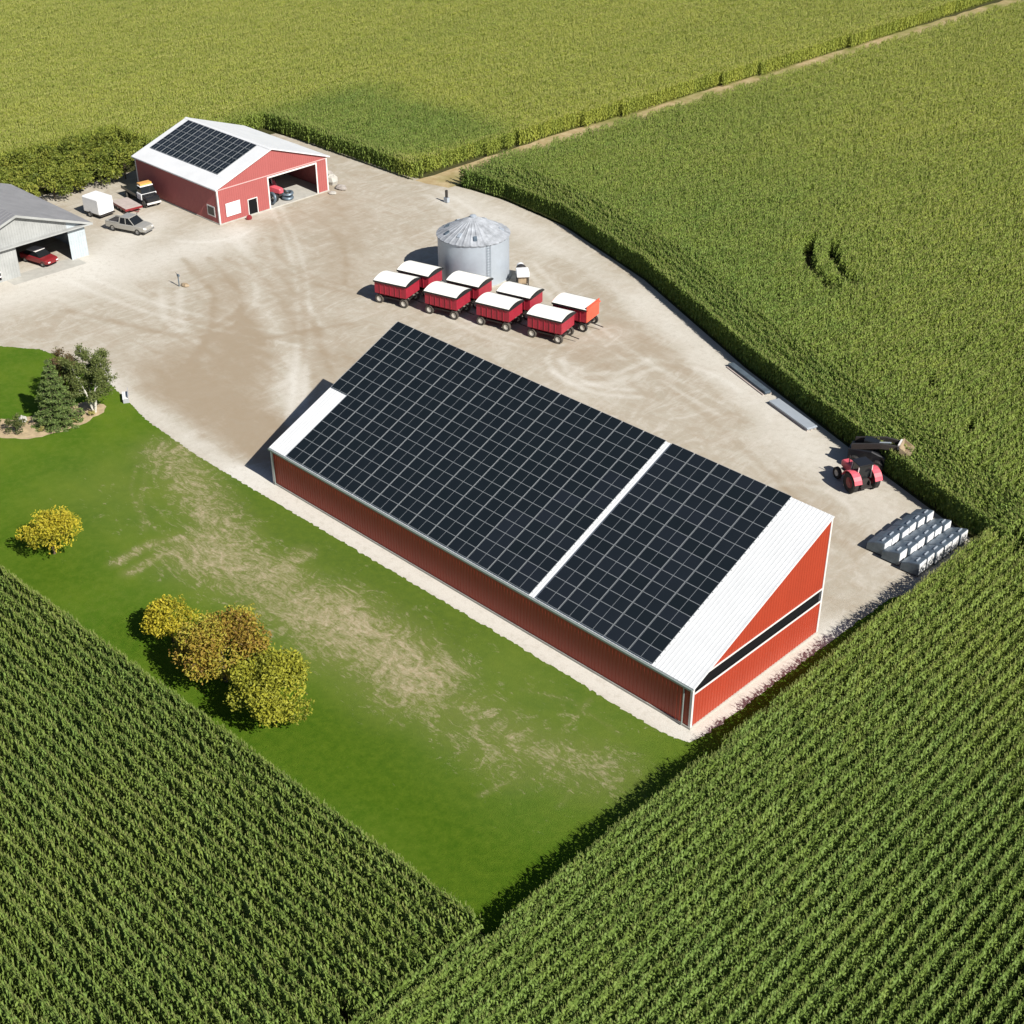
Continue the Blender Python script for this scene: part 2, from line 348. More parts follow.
sheet('lawn',lawn_poly,.006,.26,'lawn','dry',stroke_field({'dry':1}),jit=.055,bstep=.2)
sheet('field_lane',[(-88.3,56.4),(-83.6,57.6),(-81.6,80),(-80.2,109),(-78.8,140),(-77.6,168),(-75,230),(-69,400),(-76,400),(-81.8,230),(-84.4,168),(-85.6,138),(-87,109),(-88.4,80)],.004,1.5,'lane',jit=.12)
bed=[(-71,-14),(-67.5,-12.3),(-65.6,-11.9),(-63.8,-10.3),(-62.9,-7.7),(-62.7,-5.3),(-63.4,-3.2),(-64.6,-2.2),(-66.3,-3),(-66.9,-6),(-67.5,-9),(-70,-11.5)]
sheet('planting_bed',bed,.012,.5,'mulch',jit=.08)
sheet('concrete_pad',[(-97,5.5),(-94.6,5.5),(-94.4,14),(-97,14)],.004,1,'concrete')

# ------------------------------------------------------------------ corn
def corn_chunk(idx,L=1.2):
    rg=np.random.default_rng(100+idx); V=[]; F=[]; mi=[]
    def strip(c,dirx,widths,m):
        o=len(V)
        for p,wd in zip(c,widths):
            V.append(tuple(p-dirx*wd/2)); V.append(tuple(p+dirx*wd/2))
        for i in range(len(c)-1):
            F.append((o+2*i,o+2*i+1,o+2*i+3,o+2*i+2)); mi.append(m)
    n=8
    for k in range(n):
        x=(k+.5)/n*L-L/2+rg.normal(0,.03); y=rg.normal(0,.018); H=rg.uniform(2.02,2.26); az0=rg.uniform(0,2*PI)
        b=np.array([x,y,0.]); lean=rg.normal(0,.05,2)
        top=np.array([x+lean[0],y+lean[1],H])
        for a in (0,1):
            d=np.array([math.cos(az0+a*PI/2),math.sin(az0+a*PI/2),0]); strip([b,top],d,[.035,.02],0)
        nl=11
        for j in range(nl):
            h=.35+(H-.42)*j/(nl-1)+rg.normal(0,.04); s=b+(top-b)*(h/H); az=az0+PI*j+rg.normal(0,.5)
            Ln=rg.uniform(.42,.66)*(1-.30*(j/(nl-1))**2); d=np.array([math.cos(az),math.sin(az),0]); side=np.array([-d[1],d[0],0])
            up=rg.uniform(.28,.42)+.12*j/(nl-1); z=np.array([0,0,1.])
            c=[s, s+d*Ln*.33+z*Ln*up*.75, s+d*Ln*.66+z*Ln*up*.7, s+d*Ln*.9-z*Ln*rg.uniform(.0,.35)]
            tw=rg.normal(0,.35); sd=side*math.cos(tw)+z*math.sin(tw)
            c=[np.array([q[0],y+(q[1]-y)*.50,q[2]]) for q in c]; strip(c,sd,[.06,.115,.10,.015],0)
        for j in range(5):
            az=rg.uniform(0,2*PI); d=np.array([math.cos(az),math.sin(az),0]); sd=np.array([-d[1],d[0],0])
            e=top+d*rg.uniform(.03,.16)+np.array([0,0,rg.uniform(.2,.34)]); strip([top,e],sd,[.014,.018],1)
    me=bpy.data.meshes.new('corn_row_piece'); me.from_pydata(V,[],F); me.materials.append(M['corn_leaf']); me.materials.append(M['tassel'])
    me.polygons.foreach_set('material_index',mi); me.polygons.foreach_set('use_smooth',[True]*len(F)); me.update()
    return bpy.data.objects.new('corn_row_piece',me)
NV=10; CH=[corn_chunk(i) for i in range(NV)]
gn=bpy.data.node_groups.new('corn_planting','GeometryNodeTree')
gn.interface.new_socket('Geometry',in_out='INPUT',socket_type='NodeSocketGeometry'); gn.interface.new_socket('Geometry',in_out='OUTPUT',socket_type='NodeSocketGeometry')
gi=gn.nodes.new('NodeGroupInput'); go=gn.nodes.new('NodeGroupOutput'); ip=gn.nodes.new('GeometryNodeInstanceOnPoints'); jn=gn.nodes.new('GeometryNodeJoinGeometry')
for o in CH:
    oi=gn.nodes.new('GeometryNodeObjectInfo'); oi.inputs['Object'].default_value=o; oi.inputs['As Instance'].default_value=True; gn.links.new(oi.outputs['Geometry'],jn.inputs[0])
def named(n,t):
    a=gn.nodes.new('GeometryNodeInputNamedAttribute'); a.data_type=t; a.inputs['Name'].default_value=n; return a.outputs[0]
gn.links.new(gi.outputs[0],ip.inputs['Points']); gn.links.new(jn.outputs[0],ip.inputs['Instance']); ip.inputs['Pick Instance'].default_value=True
gn.links.new(named('var','INT'),ip.inputs['Instance Index']); gn.links.new(named('rot','FLOAT_VECTOR'),ip.inputs['Rotation']); gn.links.new(named('scl','FLOAT_VECTOR'),ip.inputs['Scale'])
gn.links.new(ip.outputs[0],go.inputs[0])
def project(P):
    d=P-np.array(CP); z=d@np.array(CF); return 512+FPX*(d@np.array(CR))/z, 512-FPX*(d@np.array(CU))/z, z
def vnoise(P,s,seed):
    rg=np.random.default_rng(seed); out=np.zeros(len(P))
    for k in range(6):
        a=rg.uniform(0,2*PI); f=rg.uniform(.6,1.6)/s; out+=np.sin((P[:,0]*math.cos(a)+P[:,1]*math.sin(a))*f*2*PI+rg.uniform(0,6))
    return out/6
LODGE=[[(-39.1,69.9),(-37.0,66.1),(-34.7,63.4),(-32.4,62.0),(-30.2,61.0)],[(-36.7,70.3),(-34.6,67.3),(-32.6,65.5),(-30.5,64.2),(-29.2,64.0)]]
def corn_field(label,pts,tint,hs=1.0,wide=1.0):
    P=np.array([(p[0],p[1],0.) for p in pts]); rot=np.array([p[2] for p in pts])
    px,py,z=project(P+np.array([0,0,1.2])); near=(px>-380)&(px<1500)&(py>-380)&(py<1420)&(z>5)
    P=P[near]; rot=rot[near]
    keep=np.ones(len(P),bool)
    for l in LODGE: keep&=seg_dist(P[:,:2],l)>.62
    keep&=RNG.random(len(P))>.0012
    P=P[keep]; rot=rot[keep]; n=len(P)
    P[:,:2]+=RNG.normal(0,.02,(n,2))
    me=bpy.data.meshes.new('corn_field'); me.from_pydata(P.tolist(),[],[])
    flip=RNG.integers(0,2,n)*PI
    r=np.zeros((n,3),np.float32); r[:,2]=rot+flip+RNG.normal(0,.03,n)
    s=np.ones((n,3),np.float32); hv=hs*(1+.05*vnoise(P,9,5)+RNG.normal(0,.028,n)); s[:,2]=hv; s[:,1]=RNG.uniform(.85,1.1,n)*wide
    for nm,arr in (('rot',r),('scl',s)):
        a=me.attributes.new(nm,'FLOAT_VECTOR','POINT'); a.data.foreach_set('vector',arr.ravel())
    a=me.attributes.new('var','INT','POINT'); a.data.foreach_set('value',RNG.integers(0,NV,n).astype(np.int32))
    add_attr(me,'tint',np.clip(tint(P)+RNG.normal(0,.06,n),0,1))
    o=bpy.data.objects.new('corn_field',me); COL.objects.link(o); tag(o,label,'corn field',None,'stuff')
    md=o.modifiers.new('planting','NODES'); md.node_group=gn
    return o
SP=.76; CL=1.2
# lower-left field, rows along the lawn edge
sl_=R(1.66); ca,sa=math.cos(sl_),math.sin(sl_)
pts=[]
for i in range(80):
    v=-.45-SP*i
    for u in np.arange(-75,60,CL):
        x=2.6+u*ca-v*0+(-v)*sa; y=-21.0+u*sa+v*ca
        if x<2.6+RNG.normal(0,.3): pts.append((x,y,sl_))
        if i==0 and x<2.6: pts.append((x+.5,y-.1,sl_))
corn_field('dark green corn in rows parallel to the lawn edge, lower left corner of the photo',pts,lambda P:.10+.10*vnoise(P,25,1),1.02)
# right-hand field, rows running away beside the long barn's gable
pts=[]
for i in range(95):
    x=3.85+SP*(i-1)
    for y in np.arange(-80,31 if i<5 else 33,CL):
        if (y>-21.4 and x<3.7): continue
        xx=x-.012*(y+20)+(.35 if i==1 and RNG.random()<.15 else 0); pts.append((xx,y,PI/2+.012))
        if i==1: pts.append((xx+.12,y+.5,PI/2))
def tB(P): return np.clip(.10+.12*vnoise(P,22,2)+.012*(P[:,1]-5),0,1)
corn_field('green corn in rows running away from the lawn corner past the barn gable',pts,tB)
# upper-right field behind the yard
CE=np.array(C_EDGE)
order=np.argsort(CE[:,0]); cx,cy=CE[order,0],CE[order,1]
pts=[]
def lane_x(y): return np.interp(y,[57,62,80,109,140,168,230,400],[-85.0,-83.9,-81.6,-80.2,-78.8,-77.6,-75,-69])
for k in range(7):   # headland rows follow the edge
    l=dense([(p[0],p[1]+.35+k*SP*1.08) for p in C_EDGE],CL,0,False)
    for a,b in zip(l[:-1],l[1:]):
        ang=math.atan2(b[1]-a[1],b[0]-a[0])
        if a[0]>lane_x(a[1])+.2 and (a[0]<4):
            pts.append((a[0],a[1],ang))
            if k==0: pts.append((a[0]+.5,a[1]+.1-.5*.4,ang))
for x in np.arange(-84,75,SP):
    y0=(np.interp(x,cx,cy)+.35+7*SP*1.08) if x<3.3 else 33.2
    for y in np.arange(y0+RNG.uniform(0,.5),240,CL):
        if x>lane_x(y)-.3+RNG.normal(0,.35): pts.append((x,y,PI/2))
def tC(P):
    d=P[:,1]-np.interp(P[:,0],cx,cy)
    return np.clip(.12+.009*d+.16*vnoise(P,32,3)+.08*vnoise(P,9,4),0,.75)
corn_field('green corn with bright tops between the gravel yard and the dirt lane',pts,tC,1.0,1.25)
# far field beyond the lane and the far barn
pts=[]
for x in np.arange(-330,-84,SP):
    y0=57.2 if x>-118 else (39.5 if x>-128 else -20)
    if x<-128: y0=12+0*x
    for y in np.arange(y0+RNG.uniform(0,.4),260,CL):
        if x<lane_x(y)-float(np.interp(y,[57,64,78,110],[4.1,5.3,6.2,5.9]))+.3*math.sin(y*.21)+RNG.normal(0,.06): pts.append((x,y,PI/2))
for k in range(3):
    for x in np.arange(-118,-88.6,CL): pts.append((x,57.0+k*.7-.6,0))
def tD(P):
    g=np.clip(((P[:,0]+123)/6),0,1)*np.clip((79+2*vnoise(P,15,8)-P[:,1])/7,0,1)
    return np.clip(.84+.13*vnoise(P*np.array([1,.3,1]),26,6)-.68*g+.05*vnoise(P,7,7)+.5*np.exp(-((P[:,0]-lane_x(P[:,1])+5)/2.2)**2),.02,1)
corn_field('yellow-green corn stretching behind the far barn to the top of the photo',pts,tD,1.0,1.22)

# ------------------------------------------------------------------ long barn with the single-slope solar roof
BL,BW,H1,H2=42.85,13.95,3.34,9.61
barn_loc=(-BL/2,BW/2,0)
barn=thing('long_barn','long red barn with single-slope roof almost covered by dark solar panels','barn',barn_loc)
def ribbed(mb,p0,p1,zlo,zhi,out,step=.3,mi=0,gap=None):
    """ribbed metal sheet from p0 to p1 (xy); zlo/zhi functions of distance; out = outward unit"""
    p0=Vector(p0); p1=Vector(p1); L=(p1-p0).length; d=(p1-p0)/L; o=Vector(out)
    ts=[]; t=0
    while t<L:
        ts+=[(t,0),(min(L,t+step*.66),0),(min(L,t+step*.76),.028),(min(L,t+step*.92),.028)]; t+=step
    ts.append((L,0))
    for (a,da),(b,db) in zip(ts[:-1],ts[1:]):
        if b-a<1e-5: continue
        A=p0+d*a+o*da; B=p0+d*b+o*db
        if zhi(a)-zlo(a)<.003 and zhi(b)-zlo(b)<.003: continue
        mb.add([(A.x,A.y,zlo(a)),(B.x,B.y,zlo(b)),(B.x,B.y,max(zhi(b),zlo(b))),(A.x,A.y,max(zhi(a),zlo(a)))],[(0,1,2,3)],mi)
rz=lambda y:H1+(H2-H1)*y/BW
c_=lambda v:(lambda t:v)
UNDER=.13
m=MB(); ribbed(m,(-BL,0),(0,0),c_(.16),c_(H1-UNDER),(0,-1)); m.build('wall','red_wall',barn,barn_loc)
m=MB(); ribbed(m,(0,0),(0,BW),c_(.16),lambda t:min(2.80,rz(t)-UNDER),(1,0)); m.build('wall','red_wall',barn,barn_loc)
m=MB(); ribbed(m,(0,0),(0,BW),lambda t:min(3.84,rz(t)-UNDER),lambda t:rz(t)-UNDER,(1,0)); m.build('wall','red_wall',barn,barn_loc)
m=MB(); ribbed(m,(-BL,BW),(-BL,0),c_(.16),lambda t:rz(BW-t)-UNDER,(-1,0)); m.build('wall','red_wall',barn,barn_loc)
m=MB(); ribbed(m,(0,BW),(-BL,BW),c_(.16),c_(H2-UNDER),(0,1)); m.build('wall','red_wall',barn,barn_loc)
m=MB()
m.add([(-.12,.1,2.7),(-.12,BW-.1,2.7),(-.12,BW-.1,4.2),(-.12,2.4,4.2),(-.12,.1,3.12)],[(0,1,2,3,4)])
m.build('interior_shade_sheet','black',barn,barn_loc)  # black sheet painting the dark interior seen through the open slot
m=MB(); m.box(-BL-.05,.08,-.09,BW+.09,-.02,.16); m.build('foundation','concrete',barn,barn_loc)
def trim_bar(x0,x1,y0,y1,z0,z1): m=MB(); m.box(x0,x1,y0,y1,z0,z1); return m
trim_bar(.03,.07,.14,BW-.14,2.75,2.87).build('trim','white_trim',barn,barn_loc)
trim_bar(.03,.07,1.35,BW-.14,3.79,3.90).build('trim','white_trim',barn,barn_loc)
for (x,y,h) in ((0,0,H1-UNDER),(0,BW,H2-UNDER),(-BL,0,H1-UNDER),(-BL,BW,H2-UNDER)):
    m=MB(); s=.13
    m.box(x-s if x==0 else x-.05,x+.05 if x==0 else x+s,y-.05 if y==0 else y-s,y+s if y==0 else y+.05,.16,h-.06); m.build('corner_trim','white_trim',barn,barn_loc)
# roof slab in slope coordinates
ang=math.atan2(H2-H1,BW); SLN=math.hypot(BW,H2-H1); OV=.06
def rp(x,s,h=0): return (x,s*math.cos(ang)-h*math.sin(ang),H1+s*math.sin(ang)+h*math.cos(ang))
m=MB()
def slab(mb,x0,x1,s0,s1,h0,h1,mi=0):
    vs=[rp(x,s,h) for h in (h0,h1) for (x,s) in ((x0,s0),(x1,s0),(x1,s1),(x0,s1))]
    mb.add(vs,[(0,3,2,1),(4,5,6,7),(0,1,5,4),(1,2,6,5),(2,3,7,6),(3,0,4,7)],mi)
slab(m,-BL-.08,.07,-OV,SLN+.02,-.10,0)
x=-BL-.06
while x<.04:
    slab(m,x,x+.05,-OV,SLN+.02,.0,.018); x+=.3
roof=m.build('roof','white_roof',barn,barn_loc)
for xa,xb in ((.072,.10),(-BL-.11,-BL-.082)):
    m=MB(); slab(m,xa,xb,-OV-.02,SLN+.03,-.12,.02); m.build('rake_trim','white_roof',roof)
roof_children=[o for o in roof.children]
for o in roof_children: o.data.transform(Matrix.Translation((-barn_loc[0],-barn_loc[1],0)))
m=MB(); gy,gz=rp(0,-OV)[1:]
m.prism([(gy-.01,gz-.03),(gy-.16,gz-.03),(gy-.16,gz-.17),(gy-.01,gz-.17)],'x',-BL-.1,.05); m.build('gutter','gutter',barn,barn_loc)
for xx in (-.6,-BL+.3):
    m=MB(); m.tube([(xx,gy-.08,gz-.18),(xx,-.10,gz-.5),(xx,-.10,.1)],.05,8); m.build('downspout','gutter',barn,barn_loc)
# solar panels
PWX,PH,GAPX,ROW=1.985,1.012,.075,1.02
def panel_mb(pw,ph,t=.045):
    m=MB(); a,b=pw/2,ph/2; f=.018; c=.014
    m.box(-a,a,-b,b,0,t,0)
    z=t+.002
    for x0,x1 in ((-a+f,-c),(c,a-f)):
        m.add([(x0,-b+f,z),(x1,-b+f,z),(x1,b-f,z),(x0,b-f,z)],[(0,1,2,3)],1)
    return m
pan_proto=None; cells=[]
s_top=SLN+.03
xr=-3.20
for c in range(19):
    x=xr-(PWX+GAPX)*(c+.5)-(.5 if c>=5 else 0)
    nrow=8 if c==18 else 15
    for r in range(nrow):
        cells.append((x,s_top-ROW*(r+.5)))
def near_key(p): return (Vector(rp(p[0],p[1]))-CP).length
cells.sort(key=near_key)
for i,(x,s) in enumerate(cells[:100]):
    if pan_proto is None:
        o=pan_proto=panel_mb(PWX,PH).build('solar_panel',['frame_al','cells'],barn)
    else:
        o=pan_proto.copy(); COL.objects.link(o); o.parent=barn
    p=rp(x,s,.09); o.location=(p[0]-barn_loc[0],p[1]-barn_loc[1],p[2]); o.rotation_euler=(ang,0,0)
big=MB(); pb=panel_mb(PWX,PH)
for (x,s) in cells[100:]:
    vs=[rp(x+v[0],s+v[1],.09+v[2]) for v in pb.v]
    o=len(big.v); big.v+=vs; big.f+=[tuple(o+i for i in f) for f in pb.f]; big.mi+=pb.mi
tag(big.build('solar_panel',['frame_al','cells'],barn,barn_loc),kind='stuff')
m=MB()
for r in range(15):
    for q in (.25,.75):
        s=s_top-ROW*r-q*ROW; m_=(-BL+.1 if r<8 else -BL+2.4)
        gx1=xr-(PWX+GAPX)*5-.02; gx0=gx1-.5
        for xa,xb in ((m_,gx0),(gx1,xr)):
            vs=[rp(xx,ss,h) for h in (.013,.088) for (xx,ss) in ((xa,s-.02),(xb,s-.02),(xb,s+.02),(xa,s+.02))]
            m.add(vs,[(0,3,2,1),(4,5,6,7),(0,1,5,4),(1,2,6,5),(2,3,7,6),(3,0,4,7)])
m.build('mounting_rail','frame_al',barn,barn_loc)

# ------------------------------------------------------------------ far barn
FX0,FX1,FY0,FY1=-110.,-93.3,30.75,46.75; FYM=38.72; FE,FR=4.42,7.2
fb_loc=((FX0+FX1)/2,(FY0+FY1)/2,0)
fb=thing('gabled_barn','smaller red gabled barn with white roof, solar panels and an open machine door','barn',fb_loc)
fz=lambda y: FE+(FR-FE)*(1-abs(y-FYM)/(FYM-FY0 if y<FYM else FY1-FYM))
DY0,DY1,DZ=38.0,45.0,3.75; SY0,SY1,SZ=34.9,36.1,1.9
m=MB(); U=.2
ribbed(m,(FX1,FY0),(FX1,SY0),c_(.12),lambda t:fz(FY0+t)-U,(1,0)); ribbed(m,(FX1,SY0),(FX1,SY1),c_(SZ),lambda t:fz(SY0+t)-U,(1,0))
ribbed(m,(FX1,SY1),(FX1,DY0),c_(.12),lambda t:fz(SY1+t)-U,(1,0)); ribbed(m,(FX1,DY0),(FX1,DY1),c_(DZ),lambda t:fz(DY0+t)-U,(1,0))
ribbed(m,(FX1,DY1),(FX1,FY1),c_(.12),lambda t:fz(DY1+t)-U,(1,0)); m.build('wall','dark_red_wall',fb,fb_loc)
WX0,WX1,WZ0,WZ1=-95.5,-94.0,.75,2.0
m=MB(); ribbed(m,(FX0,FY0),(FX1,FY0),c_(.12),c_(FE-U),(0,-1)); m.build('wall','dark_red_wall',fb,fb_loc)
m=MB(); ribbed(m,(FX0,FY1),(FX0,FY0),c_(.12),lambda t:fz(FY1-t)-U,(-1,0)); m.build('wall','dark_red_wall',fb,fb_loc)
m=MB(); ribbed(m,(FX1,FY1),(FX0,FY1),c_(.12),c_(FE-U),(0,1)); m.build('wall','dark_red_wall',fb,fb_loc)
m=MB(); m.box(FX0-.03,FX1+.1,FY0-.08,FY1+.08,-.02,.12); m.build('foundation','concrete',fb,fb_loc)
m=MB()
for s0,s1,sg in ((FY0-.35,FYM,1),(FYM,FY1+.35,-1)):
    z0=fz(s0) if sg==1 else FR; z1=FR if sg==1 else fz(s1)
    m.add([(x,y,z+h) for h in (-.14,0) for (x,y,z) in ((FX0-.2,s0,z0),(FX1+.3,s0,z0),(FX1+.3,s1,z1),(FX0-.2,s1,z1))],[(0,3,2,1),(4,5,6,7),(0,1,5,4),(1,2,6,5),(2,3,7,6),(3,0,4,7)])
froof=m.build('roof','white_roof',fb,fb_loc)
m=MB(); m.prism([(FYM-.3,FR-.07),(FYM,FR+.05),(FYM+.3,FR-.07),(FYM,FR+.005)],'x',FX0-.22,FX1+.32); o=m.build('ridge_cap','white_roof',froof); o.data.transform(Matrix.Translation((-fb_loc[0],-fb_loc[1],0)))
for (x,y) in ((FX1,FY0),(FX1,FY1),(FX0,FY0),(FX0,FY1)):
    m=MB(); m.box(x-.14 if x==FX1 else x-.04,x+.04 if x==FX1 else x+.14,y-.04 if y==FY0 else y-.14,y+.14 if y==FY0 else y+.04,.12,FE-.28); m.build('corner_trim','white_trim',fb,fb_loc)
M['pink_trim']=flat('pale_pink_trim',(.55,.33,.32),.5)
trim_bar(FX1+.03,FX1+.07,FY0+.14,FY1-.14,4.02,4.14).build('trim','pink_trim',fb,fb_loc)
m=MB(); m.box(FX1+.03,FX1+.08,DY0-.18,DY0,.12,DZ+.18); m.box(FX1+.03,FX1+.08,DY1,DY1+.18,.12,DZ+.18); m.box(FX1+.03,FX1+.08,DY0,DY1,DZ,DZ+.18); m.build('door_frame','white_trim',fb,fb_loc)
m=MB(); m.box(FX1+.03,FX1+.07,SY0-.1,SY0,.12,SZ+.1); m.box(FX1+.03,FX1+.07,SY1,SY1+.1,.12,SZ+.1); m.box(FX1+.03,FX1+.07,SY0,SY1,SZ,SZ+.1); m.build('door_frame','white_trim',fb,fb_loc)
m=MB(); m.box(FX1-.1,FX1-.05,SY0,SY1,.12,SZ); m.build('door','black',fb,fb_loc)
m=MB(); m.box(WX0,WX1,FY0-.07,FY0-.035,WZ0,WZ1); wf=m.build('window','white_trim',fb,fb_loc)
m=MB(); m.box(-95.35,-94.15,FY0-.085,FY0-.071,.9,1.85); o=m.build('pane','glass',wf); o.data.transform(Matrix.Translation((-fb_loc[0],-fb_loc[1],0)))
P14=.99; lx=FX1-1.95; fang=math.atan2(FR-FE,FYM-FY0)
pp=None
P14=1.16
for c in range(12):
    for r in range(6):
        if pp is None: o=pp=panel_mb(1.08,.985).build('solar_panel',['frame_al','cells'],fb)
        else: o=pp.copy(); COL.objects.link(o); o.parent=fb
        s=1.85+1.035*(r+.5); x=lx-P14*(c+.5)
        y=FY0+s*math.cos(fang)-.06*math.sin(fang); z=FE+s*math.sin(fang)+.06*math.cos(fang)
        o.location=(x-fb_loc[0],y-fb_loc[1],z); o.rotation_euler=(fang,0,0)
m=MB(); m.box(FX1+.08,FX1+.12,31.7,33.7,.75,2.3); o=m.build('sign','white_paint'); tag(o,'blank white board leaning on the gabled barn front beside its small door','sign')

# ------------------------------------------------------------------ grey shed at the left edge
SX0,SX1,SYa,SYb=-113.,-96.3,-.6,15.4; SYM=7.65; SE,SR=3.9,6.75
sh_loc=((SX0+SX1)/2,(SYa+SYb)/2,0)
sh=thing('grey_shed','grey gabled shed with weathered metal roof and an open bay','shed',sh_loc)
sz=lambda y: SE+(SR-SE)*(1-abs(y-SYM)/(SYM-SYa if y<SYM else SYb-SYM))
OY0,OY1,OZ=7.2,13.35,3.3
m=MB()
ribbed(m,(SX1,SYa),(SX1,OY0),c_(0),lambda t:sz(SYa+t)-.2,(1,0)); ribbed(m,(SX1,OY0),(SX1,OY1),c_(OZ),lambda t:sz(OY0+t)-.2,(1,0))
m.build('wall','grey_wall',sh,sh_loc)
m=MB(); ribbed(m,(SX1,OY1),(SX1,SYb),c_(0),lambda t:sz(OY1+t)-.2,(1,0)); m.build('wall','bluewhite',sh,sh_loc)
m=MB(); ribbed(m,(SX1,SYb),(SX0,SYb),c_(0),c_(SE-.2),(0,1)); m.build('wall','bluewhite',sh,sh_loc)
m=MB(); ribbed(m,(SX0,SYb),(SX0,SYa),c_(0),lambda t:sz(SYb-t)-.2,(-1,0)); m.build('wall','grey_wall',sh,sh_loc)
m=MB(); ribbed(m,(SX0,SYa),(SX1,SYa),c_(0),c_(SE-.2),(0,-1)); m.build('wall','grey_wall',sh,sh_loc)
m=MB()
for s0,s1,z0,z1 in ((SYa-.7,SYM,sz(SYa-.7),SR),(SYM,SYb+.8,SR,sz(SYb+.8))):
    m.add([(x,y,z+h) for h in (-.12,0) for (x,y,z) in ((SX0-.4,s0,z0),(SX1+.5,s0,z0),(SX1+.5,s1,z1),(SX0-.4,s1,z1))],[(0,3,2,1),(4,5,6,7),(0,1,5,4),(1,2,6,5),(2,3,7,6),(3,0,4,7)])
    x=SX0-.3
    while x<SX1+.45:
        m.add([(xx,y,z+h) for h in (0,.03) for (xx,y,z) in ((x,s0,z0),(x+.05,s0,z0),(x+.05,s1,z1),(x,s1,z1))],[(0,3,2,1),(4,5,6,7),(0,1,5,4),(1,2,6,5),(2,3,7,6),(3,0,4,7)]); x+=.6
m.build('roof','grey_roof',sh,sh_loc)
m=MB()
for a,b in ((SYa-.7,SYM),(SYM,SYb+.8)):
    m.add([(x,y,sz(y)+h) for x in (SX1+.502,SX1+.55) for (y,h) in ((a,-.22),(b,-.22),(b,.04),(a,.04))],[(0,1,2,3),(7,6,5,4),(0,4,5,1),(1,5,6,2),(2,6,7,3),(3,7,4,0)])
m.build('bargeboard','grey_wall',sh,sh_loc)
m=MB(); m.box(SX1+.04,SX1+.6,SYa,SYb+.7,3.48,3.62); m.build('canopy_beam','grey_wall',sh,sh_loc)
m=MB(); m.box(SX1-.03,SX1+.05,3.1,5.0,.25,2.3); wd=m.build('window','black',sh,sh_loc)
m=MB()
for k in range(4): m.box(SX1+.052,SX1+.09,3.1,5.0,.55+k*.5,.72+k*.5)
o=m.build('slat','white_trim',wd); o.data.transform(Matrix.Translation((-sh_loc[0],-sh_loc[1],0)))

# ------------------------------------------------------------------ wheels and vehicles
def wheel(parent,x,y,r,wd,rim='rim_grey',tyre='tyre',rr=.58):
    m=MB(); h=wd/2
    prof=[(r*rr,-h*.8),(r*.9,-h),(r,-h*.65),(r,h*.65),(r*.9,h),(r*rr,h*.8)]
    rings=[]; n=20
    for (a,t) in prof: rings.append([(x+a*math.cos(2*PI*k/n),y+t,r+a*math.sin(2*PI*k/n)) for k in range(n)])
    rings.append(rings[0]); m.loft(rings,0,False)
    # tread lugs
    for k in range(n):
        if k%2: continue
        t=2*PI*k/n; c,s=math.cos(t),math.sin(t)
        m.add([(x+(r+d)*c-e*s,y+yy,r+(r+d)*s+e*c) for d in (-.02,.018*r/.5) for (e,yy) in ((-.04*r,-h*.6),(.04*r,-h*.6),(.04*r,h*.6),(-.04*r,h*.6))],[(4,5,6,7),(0,1,5,4),(1,2,6,5),(2,3,7,6),(3,0,4,7)])
    o=m.build('wheel',tyre,parent,smooth=False)
    q=MB(); q.lathe([(0.01,-h*.35),(r*rr*.96,-h*.72),(r*rr,-h*.6),(r*rr,h*.6),(r*rr*.96,h*.72),(.01,h*.35)],18,0,'y',(x,y,r))
    q.build('rim',rim,o); return o
def ring_rect(x,hw,z0,z1,tuck=.08):
    return [(x,-hw,z0+tuck),(x,-hw+tuck,z0),(x,hw-tuck,z0),(x,hw,z0+tuck),(x,hw,z1-tuck),(x,hw-tuck,z1),(x,-hw+tuck,z1),(x,-hw,z1-tuck)]

